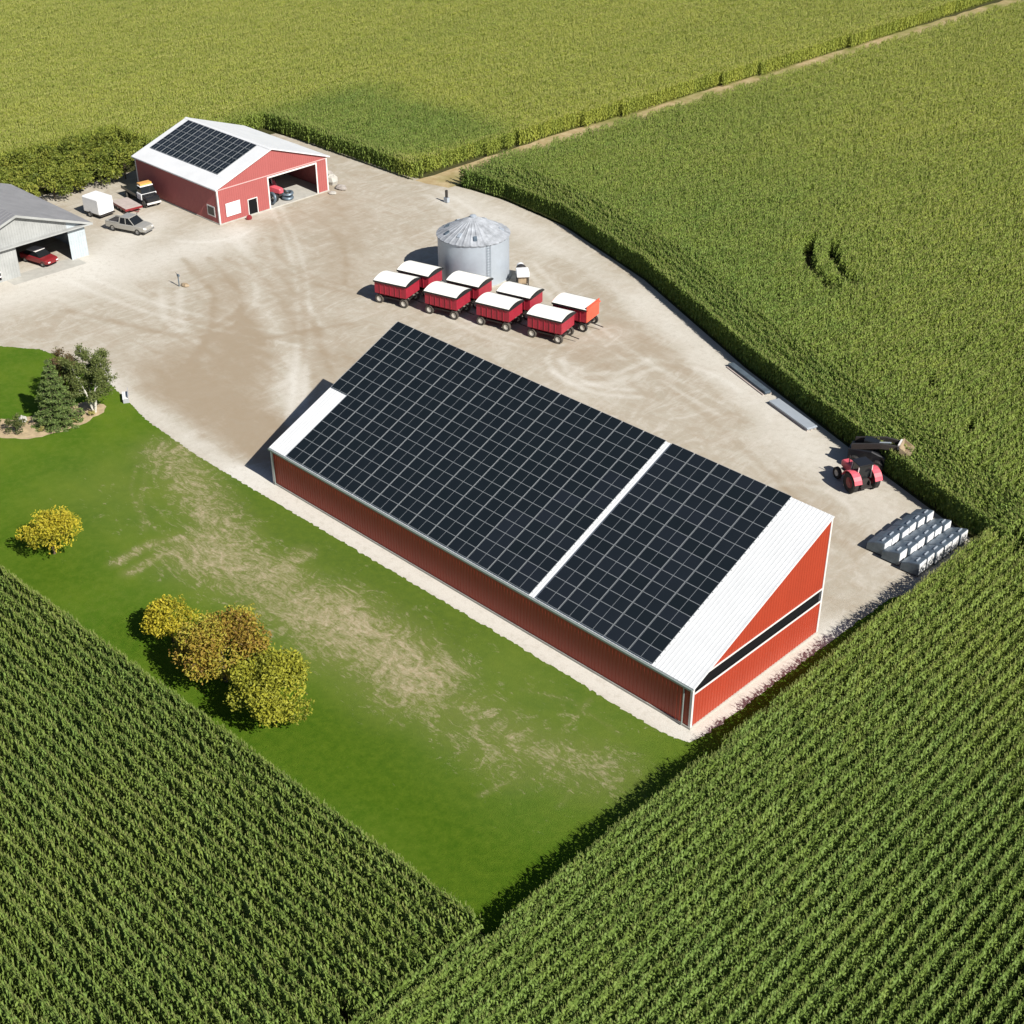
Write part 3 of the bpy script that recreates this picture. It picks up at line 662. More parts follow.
# gravity wagons -------------------------------------------------
def make_wagon(body,name,label,front_mat=None):
    t=thing(name,label,'grain wagon',group='gravity wagons parked in two rows by the grain bin')
    L,W=1.86,1.3
    m=MB(); Z=[.72,1.5,2.42]
    r0=[(-1.1,-.6,.62),(1.1,-.6,.62),(1.1,.6,.62),(-1.1,.6,.62)]
    r1=[(-L,-W,1.12),(L,-W,1.12),(L,W,1.12),(-L,W,1.12)]; r2=[(-L,-W,2.42),(L,-W,2.42),(L,W,2.42),(-L,W,2.42)]
    m.loft([r0,r1,r2],0)
    for x in (-1.2,-.6,0,.6,1.2):
        for s in (-1,1): m.box(x-.04,x+.04,s*W if s>0 else -W-.05,W+.05 if s>0 else -W,1.12,2.40)
    for s in (-1,1): m.box(-L-.03,L+.03,(W if s>0 else -W-.07),(W+.07 if s>0 else -W),2.36,2.46)
    m.build('hopper',body,t)
    if front_mat:
        m=MB(); m.box(L+.002,L+.06,-W,W,1.1,2.75); m.build('end_panel',front_mat,t)
    # tarp: arched sheet
    m=MB(); rings=[]; n=9
    for x in (-L-.08,-L*.5,0,L*.5,L+.02):
        sag=.03*math.cos(x*3.5); rings.append([(x,-W-.06+2*(W+.06)*k/(n-1),2.47+.25*math.sin(PI*k/(n-1))**.8+sag*math.sin(PI*k/(n-1))) for k in range(n)])
    top=rings; m.loft(top,0,False,False)
    m.loft([[ (p[0],p[1],p[2]-.02) for p in r][::-1] for r in top],0,False,False)
    m.build('tarp','tarp',t,smooth=True)
    m=MB(); 
    for s in (-1,1): m.box(-L-.08,L+.02,s*(W+.085)-.025,s*(W+.085)+.025,2.30,2.47)
    m.build('tarp_edge','black_vinyl',t)
    m=MB()
    for x,d in ((-L-.085,-.03),(L+.022,.16)):
        pr=[(-W-.06+2*(W+.06)*k/(n-1),2.47+.25*math.sin(PI*k/(n-1))**.8) for k in range(n)]
        m.prism([(-W-.06,2.36)]+pr+[(W+.06,2.36)],'x',min(x,x+d),max(x,x+d))
    m.build('end_cap','black_vinyl' if not front_mat else front_mat,t)
    m=MB(); 
    for s in (-1,1): m.box(-1.75,1.75,s*.5-.06,s*.5+.06,.56,.74)
    for x in (-1.45,1.45): m.box(x-.07,x+.07,-1.05,1.05,.36,.54)
    m.box(-.9,.9,-1.05,-.55,.62,.76)
    m.tube([(1.75,0,.6),(3.1,0,.42)],.05,6); m.build('chassis','frame_dark',t)
    for x in (-1.45,1.45):
        for s in (-1,1): wheel(t,x,s*1.12,.47,.3,'rim_white','dusty_tyre' if not front_mat else 'tyre')
    return t
wg=make_wagon('wagon_red','gravity_wagon','red gravity wagon')
ord_=['first','second','third','fourth']
front=[(-62.65,30.85,17),(-56.95,32.55,15),(-51.3,34.25,14.5),(-45.75,35.75,14.5)]
back=[(-62.9,34.25,15),(-57.3,35.95,15),(-51.7,37.55,15)]
for i,(x,y,a) in enumerate(front):
    place(wg,i==0,(x,y,0),R(a),['red grain wagon with white tarp at the left end of the front row','red grain wagon with white tarp, second from the left in the front row','red grain wagon with white tarp, third from the left in the front row','red grain wagon with white tarp at the right end of the front row'][i])
for i,(x,y,a) in enumerate(back):
    place(wg,False,(x,y,0),R(a),['red grain wagon with white tarp in the back row, left of the steel bin','red grain wagon with white tarp in the back row, right below the steel bin','red grain wagon with white tarp in the back row, beside the orange-ended wagon'][i])
ow=make_wagon('wagon_red','gravity_wagon','red grain wagon with bright orange end panel and black tyres','orange_red')
ow.location=(-45.85,39.4,0); ow.rotation_euler=(0,0,R(14))

# grain bin ------------------------------------------------------
gb=thing('grain_bin','round galvanised steel grain bin with ribbed cone roof behind the red wagons','grain bin',(-62,41.1,0))
m=MB(); n=72; RB=3.75; HB=4.7; rings=[]
z=0
while z<=HB+.001:
    rings.append([(( RB+(.02 if int(round(z/.1))%2 else 0))*math.cos(2*PI*k/n),(RB+(.02 if int(round(z/.1))%2 else 0))*math.sin(2*PI*k/n),z) for k in range(n)]); z+=.1
m.loft(rings,0,False); m.build('wall','galv',gb,smooth=True)
m=MB(); NR=30
rings=[]
for (r,zz) in ((RB+.14,HB-.02),(RB*.55,HB+.86),(.32,HB+1.75)):
    ring=[]
    for k in range(NR*4):
        t=2*PI*k/(NR*4); bumpz=.055 if k%4==0 else 0
        ring.append((r*math.cos(t),r*math.sin(t),zz+bumpz*min(1,r)))
    rings.append(ring)
m.loft(rings,0,False); m.loft([[ (p[0]*1.0,p[1]*1.0,p[2]-.06) for p in rg][::-1] for rg in rings],0,False)
broof=m.build('roof','galv_roof',gb)
m=MB(); m.lathe([(.34,HB+1.71),(.36,HB+1.88),(.2,HB+1.95),(.02,HB+2.0)],18); m.build('cap','galv',broof)
for k,a in enumerate((40,110,170,215,250,285,320)):
    t=R(a); d=Vector((math.cos(t),math.sin(t),0)); rr=2.75 if k%2 else 3.0; zz=HB+(RB-rr)/(RB-.32)*1.75
    m=MB(); c=d*rr; sd=Vector((-d.y,d.x,0))
    def Q(u,v,h): p=c+d*u+sd*v; return (p.x,p.y,zz-u*.5+h)
    m.add([Q(u,v,h) for h in (.0,.17) for (u,v) in ((-.24,-.18),(.24,-.18),(.24,.18),(-.24,.18))],[(4,5,6,7),(0,1,5,4),(1,2,6,5),(2,3,7,6),(3,0,4,7)])
    m.build('roof_vent','galv_dark' if k in (3,4,6) else 'galv',broof)
m=MB(); t=R(-20); 
dx,dy=math.cos(t),math.sin(t); px_,py_=-dy,dx
for s in (-.2,.2): m.tube([(dx*(RB+.15)+px_*s,dy*(RB+.15)+py_*s,.3),(dx*(RB+.15)+px_*s,dy*(RB+.15)+py_*s,HB)],.02,5)
for k in range(14):
    z=.5+.3*k; m.tube([(dx*(RB+.15)-px_*.2,dy*(RB+.15)-py_*.2,z),(dx*(RB+.15)+px_*.2,dy*(RB+.15)+py_*.2,z)],.014,4)
m.build('ladder','galv_dark',gb)
m=MB(); m.lathe([(RB+.22,-.02),(RB+.22,.1),(RB+.02,.1)],48); m.build('footing','concrete',gb)
# dryer fan
fan=thing('dryer_fan','white box on legs with dark round fan beside the grain bin','grain dryer fan',(-57.0,43.3,0),R(-40))
m=MB(); m.box(-.15,1.15,-.65,.65,.95,1.55); m.build('housing','white_paint',fan,bevel=.05)
m=MB(); m.lathe([(.05,-1.35),(.52,-1.3),(.56,-1.2),(.56,-.5),(.5,-.45),(.05,-.45)],20,0,'x',(0,0,.95)); m.build('fan_drum','frame_dark',fan,smooth=False)
m=MB(); m.lathe([(.4,-1.9),(.4,-1.36),(.05,-1.36)],18,0,'x',(0,0,1.0)); m.build('duct','white_paint',fan)
for x in (-.05,1.05):
    for y in (-.55,.55): m=MB(); m.box(x-.05,x+.05,y-.05,y+.05,0,.95); m.build('leg','frame_dark',fan)
m=MB(); m.box(.1,.9,-.5,.5,.15,.94); m.build('motor','tan',fan)

# galvanised bins -------------------------------------------------
def make_bin():
    t=thing('steel_bin','steel bin','steel bin',group='galvanised bins standing in three rows at the corn corner')
    m=MB(); n=7; hl,hw=.70,.545
    rings=[]
    pr=[(-hw,.12),(-hw,1.10),(-hw*.93,1.17),(-hw*.5,1.19),(hw*.5,1.19),(hw*.93,1.17),(hw,1.10),(hw,.12)]
    for x,dz,sc_ in ((-hl,-.46,.99),(-hl*.2,-.22,1),(hl*.82,-.02,1),(hl,.0,.98)): rings.append([(x,y*sc_,z+dz*(z>.5)) for (y,z) in pr])
    m.loft(rings,0); m.build('body','galv_dark',t)
    m=MB(); pr2=[(-hw*.9,.2),(-hw*.9,1.06),(-hw*.84,1.13),(hw*.84,1.13),(hw*.9,1.06),(hw*.9,.2)]
    m.prism(pr2,'x',hl+.002,hl+.04); m.build('end_panel','white_paint',t)  # white puts the sunlit brightness of the sun-facing end into the colour
    m=MB(); 
    m.box(.28,.36,-hw*.5,hw*.5,1.12,1.20)
    m.build('lid_strap','galv',t)
    m=MB()
    for y in (-.38,.38): m.box(-hl,hl,y-.05,y+.05,0,.12)
    m.build('skid','frame_dark',t); return t
bn=make_bin(); first=True
rown=['outer row nearest the camera-side corn','middle row','inner row facing the gravel']
on=['first','second','third','fourth','fifth','sixth']
for r in range(3):
    for k in range(6):
        x=.62-1.5*r+.05*k+RNG.normal(0,.05)-.10*r; y=25.2+1.12*k+.25*r+RNG.normal(0,.03)
        where='at the barn end' if k==0 else 'at the far corn end' if k==5 else on[k]+' from the barn end'
        o=place(bn,first,(x,y,0),R(RNG.normal(2,.8)),'grey steel bin, %s of the %s'%(where,['row along the corn','middle row','row facing the gravel'][r])); first=False
# metal sheet stacks along the corn
for i,(x,y,a,L,lab) in enumerate([(-19.4,38.65,-19,5.8,'long low stack of grey metal sheets on the gravel near the tractor'),(-26.3,41.6,-21,6.4,'narrow low stack of grey metal sheets farther up the corn edge')]):
    t=thing('sheet_stack',lab,'metal sheets',(x,y,0),R(a))
    m=MB()
    for k in range(3): m.box(-L/2+.1,L/2-.1,-.45+.4*k-.06,-.45+.4*k+.06,0,.1)
    m.build('bearer','deck_wood',t)
    m=MB(); wd=.55 if i==0 else .35
    for k in range(5): m.box(-L/2+RNG.uniform(0,.15),L/2-RNG.uniform(0,.15),-wd+RNG.uniform(0,.08),wd-RNG.uniform(0,.08),.102+.045*k,.142+.045*k)
    m.build('sheets','galv_dark' if i else 'galv',t)

# tractors -------------------------------------------------------
def make_tractor(name,label):   # +x is forward
    t=thing(name,label,'tractor')
    m=MB(); m.loft([ring_rect(.35,.42,.85,1.62),ring_rect(1.2,.40,.85,1.58),ring_rect(2.15,.34,.82,1.45),ring_rect(2.3,.28,.9,1.35)],0); m.build('hood','tractor_red',t)
    m=MB(); m.loft([ring_rect(-.75,.42,.55,1.15),ring_rect(.4,.40,.55,1.0),ring_rect(2.1,.28,.5,.82)],0); m.build('chassis','frame_dark',t)
    m=MB(); m.loft([[( -.55,-.62,1.15),(.45,-.6,1.15),(.45,.6,1.15),(-.55,.62,1.15)],[(-.6,-.6,2.35),(.3,-.55,2.35),(.3,.55,2.35),(-.6,.6,2.35)]],0); cab=m.build('cab','glass',t)
    m=MB()
    for (x0,y0,x1,y1) in ((-.57,-.64,-.62,-.62),(.47,-.62,.32,-.57),(.47,.62,.32,.57),(-.57,.64,-.62,.62)): m.tube([(x0,y0,1.1),(x1,y1,2.36)],.05,6)
    m.build('pillar','white_trim',cab)
    m=MB(); m.loft([ring_rect(-.75,.68,2.36,2.5,.04),ring_rect(.42,.64,2.36,2.5,.04)],0); m.build('roof','black_paint',t)
    for s in (-1,1):
        m=MB(); n=9; rings=[]
        for k in range(n):
            a=R(15+150*k/(n-1)); c_s=.98
            rings.append([(-.35+c_s*math.cos(a)*1.0,s*.60,.86+c_s*math.sin(a)),(-.35+c_s*math.cos(a),s*1.28,.86+c_s*math.sin(a)),(-.35+(c_s+.05)*math.cos(a),s*1.28,.86+(c_s+.05)*math.sin(a)),(-.35+(c_s+.05)*math.cos(a),s*.60,.86+(c_s+.05)*math.sin(a))])
        m.loft(rings,0); m.build('fender','tractor_red',t)
        wheel(t,-.35,s*1.0,.86,.5,'car_red','tyre',.55); wheel(t,1.85,s*.85,.5,.32,'rim_white','tyre',.55)
    m=MB(); m.tube([(1.3,.25,1.5),(1.3,.25,2.3)],.04,8); m.build('exhaust','frame_dark',t)
    m=MB(); m.box(-1.15,-.76,-.5,.5,.5,.62); m.box(-1.0,-.76,-.42,-.34,.62,1.0); m.box(-1.0,-.76,.34,.42,.62,1.0); m.build('hitch','frame_dark',t)
    return t
tr=make_tractor('farm_tractor','faded red tractor seen from behind, parked on the gravel beside the corn')
tr.location=(-8.7,32.5,0); tr.rotation_euler=(0,0,R(155))
t2=make_tractor('farm_tractor','red tractor parked inside the open door of the gabled barn'); t2.location=(-96.6,40.0,.12); t2.rotation_euler=(0,0,R(15))
# dark boom implement with tan bucket next to the tractor
lo=thing('boom_loader','dark boom loader with tan bucket reaching over the corn edge','loader',(-9.6,36.2,0),R(18))
m=MB(); m.loft([ring_rect(-2.1,.75,.5,1.6),ring_rect(-.2,.8,.5,1.75),ring_rect(.9,.7,.5,1.35)],0); m.build('body','black_paint',lo)
m=MB(); m.loft([ring_rect(-1.0,.42,1.72,2.5),ring_rect(.2,.38,1.70,2.4)],0); m.build('cab','glass',lo)
for s in (-1,1):
    m=MB(); m.loft([[(-1.9,s*.62-.11,1.5),(-1.9,s*.62+.11,1.5),(-1.9,s*.62+.11,2.0),(-1.9,s*.62-.11,2.0)],[(.5,s*.62-.11,2.15),(.5,s*.62+.11,2.15),(.5,s*.62+.11,2.6),(.5,s*.62-.11,2.6)],[(1.74,s*.5-.1,2.2),(1.74,s*.5+.1,2.2),(1.74,s*.5+.1,2.6),(1.74,s*.5-.1,2.6)]],0); m.build('boom_arm','frame_dark',lo)
m=MB(); m.tube([(-.6,0,2.15),(1.1,0,2.5)],.07,8); m.build('hydraulic_ram','galv',lo)
m=MB(); m.box(1.75,1.9,-.55,.55,2.3,2.75); m.build('quick_hitch','white_trim',lo)
m=MB(); pr=[(1.91,2.75),(1.95,2.2),(2.25,2.0),(2.90,2.15),(2.90,2.21),(2.28,2.08),(2.03,2.24),(2.00,2.75)]
m.prism(pr,'y',-.8,.8); m.prism([(1.95,2.7),(2.00,2.2),(2.28,2.06),(2.85,2.16)],'y',-.84,-.80); m.prism([(1.95,2.7),(2.00,2.2),(2.28,2.06),(2.85,2.16)],'y',.80,.84); m.build('bucket','tan',lo)
for x in (-1.5,.4):
    for s in (-1,1): wheel(lo,x,s*.95,.55,.34,'rim_grey','tyre',.5)

# pickups and cars -----------------------------------------------
def make_pickup(name,label,cat,paint_,bed=True,dark=False):
    t=thing(name,label,cat)
    m=MB(); m.loft([ring_rect(-2.7,.9,.55,1.02),ring_rect(-2.6,.96,.42,1.05),ring_rect(-.4,.98,.40,1.05),ring_rect(.9,.98,.40,1.08),ring_rect(2.0,.95,.40,1.06),ring_rect(2.6,.88,.45,.98),ring_rect(2.72,.80,.52,.86)],0); body=m.build('body',paint_,t)
    m=MB(); m.loft([[(-.72,-.9,1.05),(1.35,-.9,1.08),(1.35,.9,1.08),(-.72,.9,1.05)],[(-.6,-.74,1.72),(.62,-.74,1.74),(.62,.74,1.74),(-.6,.74,1.72)]],0); m.build('cabin_glass','glass',t)
    m=MB(); m.loft([ring_rect(-.66,.77,1.70,1.80,.04),ring_rect(.64,.75,1.72,1.82,.04)],0); rf=m.build('cabin_roof',paint_,t)
    m=MB()
    for s in (-1,1):
        m.tube([(1.38,s*.9,1.08),(.64,s*.76,1.74)],.045,5); m.tube([(-.74,s*.9,1.06),(-.62,s*.76,1.72)],.06,5); m.tube([(.2,s*.91,1.06),(.12,s*.76,1.73)],.04,5)
    m.build('pillar',paint_,rf)
    if bed:
        m=MB(); m.box(-2.5,-.85,-.78,.78,1.056,1.062); m.build('bed_liner','frame_dark',t)
        m=MB(); m.box(-2.6,-.8,-.95,-.82,1.05,1.16); m.box(-2.6,-.8,.82,.95,1.05,1.16); m.box(-2.66,-2.58,-.9,.9,1.0,1.16); m.build('bed_rail',paint_,t)
    for s in (-1,1):
        m=MB(); m.box(2.60,2.735,s*.62-.14,s*.62+.14,.72,.86); m.build('headlight','white_paint',t)
        for x in (-1.7,1.75): wheel(t,x,s*.86,.38,.26,'rim_grey')
    m=MB(); m.box(2.6,2.8,-.85,.85,.42,.56); m.build('bumper','rim_grey',t)
    return t
pk=make_pickup('pickup_truck','silver grey pickup truck parked on gravel in front of the flat deck trailer','pickup truck','silver_paint')
pk.location=(-99.3,22.6,0); pk.rotation_euler=(0,0,R(20))
ft=thing('flatbed_truck','dark flatbed truck with white cab and amber roof box beside the gabled barn','truck',(-106.6,29.0,0),R(-6))
m=MB(); m.box(-3.2,.7,-1.1,1.1,.95,1.12); m.box(-3.2,.7,-1.1,-1.04,1.12,1.3); m.box(-3.2,.7,1.04,1.1,1.12,1.3); m.build('flatbed','black_paint',ft)
m=MB(); m.box(-3.0,2.9,-.45,.45,.5,.93); m.build('chassis','frame_dark',ft)
m=MB(); m.loft([ring_rect(.8,1.0,.7,1.55),ring_rect(1.9,1.0,.7,1.55)],0); m.build('cab','white_paint',ft)
m=MB(); m.loft([[(.84,-.92,1.55),(1.95,-.92,1.55),(1.95,.92,1.55),(.84,.92,1.55)],[(.9,-.8,2.25),(1.55,-.8,2.25),(1.55,.8,2.25),(.9,.8,2.25)]],0); m.build('cab_glass','glass',ft)
m=MB(); m.loft([ring_rect(.84,.84,2.24,2.36,.04),ring_rect(1.6,.84,2.24,2.36,.04)],0); rf=m.build('cab_roof','white_paint',ft)
m=MB(); m.box(.7,1.5,-.75,.75,2.362,2.6); m.build('roof_box','amber',ft)
m=MB(); m.loft([ring_rect(1.9,.92,.7,1.45),ring_rect(2.8,.85,.7,1.3),ring_rect(3.0,.75,.75,1.15)],0); m.build('hood','black_paint',ft)
m=MB(); m.box(3.0,3.12,-.9,.9,.5,.7); m.build('bumper','white_trim',ft)
for x in (-1.9,2.2):
    for s in (-1,1): wheel(ft,x,s*.95,.45,.28)
ct=thing('cargo_trailer','white enclosed cargo trailer parked between the grey shed and the flat deck trailer','trailer',(-106.3,22.9,0),R(8))
m=MB(); m.loft([ring_rect(-1.3,1.1,.45,2.35,.12),ring_rect(1.35,1.1,.45,2.35,.12),ring_rect(1.5,1.0,.55,2.2,.12)],0); m.build('body','white_paint',ct)
m=MB(); m.box(1.502,1.525,-.85,.85,.75,2.05); m.build('door','white_paint',ct)
m=MB(); m.box(-1.3,1.6,-1.05,1.05,.34,.44); m.tube([(-1.3,0,.4),(-2.4,0,.4)],.05,6); m.build('chassis','frame_dark',ct)
for s in (-1,1): wheel(ct,-.2,s*1.16,.34,.2)
dt=thing('flat_trailer','low flat deck trailer with pale boards behind the silver pickup','trailer',(-105.6,26.2,0),R(-5))
m=MB(); m.box(-1.8,1.8,-1.05,1.05,.62,.70); m.build('deck','deck_wood',dt)
m=MB(); m.box(-1.8,1.85,-1.1,-1.06,.42,.66); m.box(-1.8,1.85,1.06,1.1,.42,.66); m.box(1.81,1.86,-1.06,1.06,.42,.66); m.tube([(1.8,.7,.5),(2.9,0,.42)],.04,6); m.tube([(1.8,-.7,.5),(2.9,0,.42)],.04,6); m.build('frame','car_red',dt)
for s in (-1,1):
    for x in (-.4,.4): wheel(dt,x,s*.92,.29,.18)
def make_car(name,label,paint_):
    t=thing(name,label,'car')
    m=MB(); m.loft([ring_rect(-2.2,.75,.5,.85),ring_rect(-2.1,.85,.35,.95),ring_rect(-.9,.9,.32,.98),ring_rect(.9,.9,.32,.95),ring_rect(1.9,.85,.34,.85),ring_rect(2.2,.72,.42,.7)],0); m.build('body',paint_,t)
    m=MB(); m.loft([[(-1.6,-.8,.96),(1.05,-.8,.95),(1.05,.8,.95),(-1.6,.8,.96)],[(-1.1,-.64,1.42),(.3,-.64,1.44),(.3,.64,1.44),(-1.1,.64,1.42)]],0); m.build('cabin_glass','glass',t)
    m=MB(); m.loft([ring_rect(-1.15,.67,1.41,1.48,.03),ring_rect(.34,.67,1.43,1.5,.03)],0); m.build('cabin_roof','white_trim',t)
    for s in (-1,1):
        m=MB(); m.box(2.08,2.21,s*.55-.14,s*.55+.14,.55,.68); m.build('headlight','white_paint',t)
        for x in (-1.35,1.4): wheel(t,x,s*.8,.32,.2)
    return t
rc=make_car('parked_car','dark red car parked nose out in the open bay of the grey shed','car_red'); rc.location=(-98.3,10.6,0); rc.rotation_euler=(0,0,R(12))

# small yard things ----------------------------------------------
def rock(name,label,cat,loc,s,mat='rock',seed=0,group=None):
    rg=np.random.default_rng(seed); m=MB(); rings=[]; n=9
    for k,(rr,z) in enumerate(((.75,0),(1,.35),(.8,.75),(.35,1))):
        rings.append([(rr*s[0]*math.cos(2*PI*i/n)*rg.uniform(.8,1.15),rr*s[1]*math.sin(2*PI*i/n)*rg.uniform(.8,1.15),z*s[2]*rg.uniform(.9,1.1)) for i in range(n)])
    m.loft(rings,0); o=m.build(name,mat); o.location=loc; return tag(o,label,cat,group)
rock('boulder','large pale boulder at the right corner of the gabled barn','boulder',(-95.0,48.6,0),(1.0,.8,1.2),'concrete',1,'boulders beside the gabled barn')
rock('boulder','grey boulder behind the pale one beside the gabled barn','boulder',(-97.2,49.6,0),(1.1,.9,1.0),'rock',2,'boulders beside the gabled barn')
rock('boulder','low brownish rock in front of the gabled barn corner','boulder',(-92.6,48.2,0),(.9,.6,.5),'rock',3,'boulders beside the gabled barn')
rock('boulder','small flat rock nearest the machine door of the gabled barn','boulder',(-92.2,46.4,0),(.6,.5,.25),'concrete',4,'boulders beside the gabled barn')
hy=thing('yard_hydrant','thin dark hydrant post standing alone in the open gravel','hydrant',(-81.9,17.4,0))
m=MB(); m.tube([(0,0,0),(0,0,1.15)],.06,8); m.box(-.1,.22,-.08,.08,1.15,1.35); m.build('pipe','galv_dark',hy)
m=MB(); m.tube([(-.1,0,1.3),(-.35,0,1.45)],.025,6); m.build('handle','frame_dark',hy)
rock('dirt_heap','low dark heap at the foot of the hydrant post','heap',(-81.5,17.9,0),(.55,.4,.3),'tan',8)
po=thing('marker_post','dark post standing at the mouth of the dirt lane','post',(-80.0,54.0,0))
m=MB(); m.box(-.12,.12,-.12,.12,0,1.5); m.build('shaft','frame_dark',po)
m=MB(); m.box(-.3,.3,-.2,.2,.05,.6); m.build('box','galv',po)
be=thing('garden_bench','small white bench at the lawn edge where the gravel begins','bench',(-64.0,-.5,0),R(-30))
m=MB()
for k in range(3): m.box(-.75,.75,-.22+.16*k,-.08+.16*k,.42,.46)
m.build('seat','white_paint',be)
m=MB()
for k in range(2): m.box(-.75,.75,.28,.32,.55+.18*k,.68+.18*k)
m.build('backrest','grey_paint',be)
for x in (-.65,.65): m=MB(); m.box(x-.04,x+.04,-.2,.32,0,.42); m.build('leg','grey_paint',be)
ty=None
def tyre_obj(loc,tilt):
    m=MB(); n=20; rings=[]
    for k in range(8):
        a=2*PI*k/8; rings.append([((.55+.2*math.cos(a))*math.cos(2*PI*i/n),(.55+.2*math.cos(a))*math.sin(2*PI*i/n),.2+.2*math.sin(a)) for i in range(n)])
    rings.append(rings[0]); m.loft(rings,0,False); return m
tm=tyre_obj(0,0).build('tyre','galv_dark',smooth=True); tag(tm,'','tyre',group='tyres lying in the barn doorway')
for i,(x,y,z,rx,lab) in enumerate([(-94.3,41.3,.12,0,'grey tyre lying lowest in the doorway pile of the gabled barn'),(-94.5,41.5,.53,R(6),'grey tyre on top of the doorway pile in the gabled barn'),(-94.1,39.1,.86,R(80),'grey tyre standing upright at the left side of the barn door')]):
    o=tm if i==0 else tm.copy()
    if i: COL.objects.link(o)
    o.location=(x,y,z); o.rotation_euler=(rx,0,0); o['label']=lab
rock('equipment_heap','small red heap of machine parts below the white board on the gabled barn','machine parts',(-92.4,34.2,0),(.3,.4,.5),'car_red',9)

# ------------------------------------------------------------------ trees
def leaf_mesh(name,C,size,tone,mat,parent=None,up=.35,aspect=.6):
    n=len(C); N=RNG.normal(0,1,(n,3)); N[:,2]+=up*2; N/=np.linalg.norm(N,axis=1)[:,None]
    T=np.cross(N,RNG.normal(0,1,(n,3))); T/=np.linalg.norm(T,axis=1)[:,None]; B=np.cross(N,T)
    s=(size*RNG.uniform(.6,1.3,n))[:,None]/2 if np.isscalar(size) else (size[:,None]/2)
    bend=N*s*.35
    V=np.stack([C-T*s-bend,C-B*s*aspect,C+T*s-bend,C+B*s*aspect],1).reshape(-1,3)
    F=np.arange(4*n).reshape(-1,4)
    me=bpy.data.meshes.new(name); me.from_pydata(V.tolist(),[],F.tolist()); me.materials.append(mat); add_attr(me,'tone',np.repeat(tone,4)); me.update()
    o=bpy.data.objects.new(name,me); COL.objects.link(o)
    if parent: o.parent=parent
    return o
def limb_mb(h,r,spread,zc,n=6,lean=0):
    m=MB(); m.tube([(0,0,-.1),(lean*.3,0,h*.35),(lean,.05,h)],[r*1.25,r,r*.35],8)
    for k in range(n):
        a=2*PI*k/n+random.uniform(-.4,.4); z0=h*random.uniform(.3,.75); L=spread*random.uniform(.6,.95)
        m.tube([(0,0,z0),(L*.5*math.cos(a),L*.5*math.sin(a),z0+L*.35),(L*math.cos(a),L*math.sin(a),zc+random.uniform(-.3,.5))],[r*.5,r*.32,r*.1],6)
    return m
def round_tree(name,label,loc,rx,rzz,zc,n,size,mat,trunk='bark',nc=26,gap=.34,group=None,tw=None,cat='tree'):
    t=thing(name,label,cat,loc,random.uniform(0,6),group)
    # clumps on an uneven ellipsoid
    d=RNG.normal(0,1,(nc,3)); d/=np.linalg.norm(d,axis=1)[:,None]; d[:,2]=np.where(d[:,2]<-.45,-d[:,2]*.6,d[:,2])
    rad=RNG.uniform(.55,.86,nc)
    ctr=d*rad[:,None]*np.array([rx,rx,rzz]); ctr[:,2]+=zc
    cr=RNG.uniform(.22,.40,nc)*rx
    per=RNG.multinomial(n,cr**2/np.sum(cr**2)); C=[];T=[]
    for i in range(nc):
        k=per[i]; q=RNG.normal(0,1,(k,3)); q/=np.linalg.norm(q,axis=1)[:,None]; q*= (RNG.uniform(.55,1,k)**.7)[:,None]*cr[i]; q[:,2]*=.75
        q+=RNG.normal(0,.05*rx,(k,3))
        C.append(ctr[i]+q); T.append(np.clip(RNG.normal(.5,.2,k)+RNG.normal(0,.22),0,1))
    C=np.concatenate(C); T=np.concatenate(T); C[:,2]=np.maximum(C[:,2],.15)
    leaf_mesh('crown',C,size,T,mat,t)
    limb_mb(zc+rzz*.3,tw or rx*.045,rx,zc).build('trunk',trunk,t)
    return t
ly=mat_leaf('yellow_leaves',[(.20,.20,.016),(.42,.37,.028),(.55,.45,.04)],.25)
lb=mat_leaf('bronze_leaves',[(.14,.085,.018),(.26,.165,.028),(.32,.255,.032),(.34,.32,.042)],.2)
lo_=mat_leaf('olive_yellow_leaves',[(.13,.15,.016),(.27,.275,.026),(.35,.345,.036)],.2)
lsp=mat_leaf('blue_green_needles',[(.035,.065,.014),(.085,.135,.034),(.16,.215,.06)],.1)
lbi=mat_leaf('grey_green_birch_leaves',[(.06,.085,.02),(.115,.145,.038),(.17,.19,.06)],.2)
lre=mat_leaf('reddish_leaves',[(.09,.05,.025),(.13,.09,.04),(.11,.11,.04)],.2)
lhe=mat_leaf('hedgerow_leaves',[(.085,.115,.014),(.165,.20,.028),(.25,.265,.042)],.2)
lgr=mat_leaf('shrub_leaves',[(.04,.06,.015),(.08,.10,.025),(.13,.14,.04)],.15)
round_tree('maple_tree','small round yellow tree standing alone on the lawn at the left',(-46.5,-17.8,0),2.1,1.6,2.0,4200,.20,ly,nc=34)
round_tree('maple_tree','small bright yellow tree at the upper end of the tree row by the corn',(-31.0,-17.7,0),1.8,1.5,2.0,4000,.20,ly,nc=34)
round_tree('maple_tree','large bronze-brown tree in the middle of the three by the corn',(-24.9,-17.7,0),3.1,2.3,2.9,11000,.24,lb,nc=44)
round_tree('maple_tree','olive-yellow tree at the lower right end of the three by the corn',(-19.3,-17.9,0),2.6,2.4,2.9,9500,.24,lo_,nc=38)
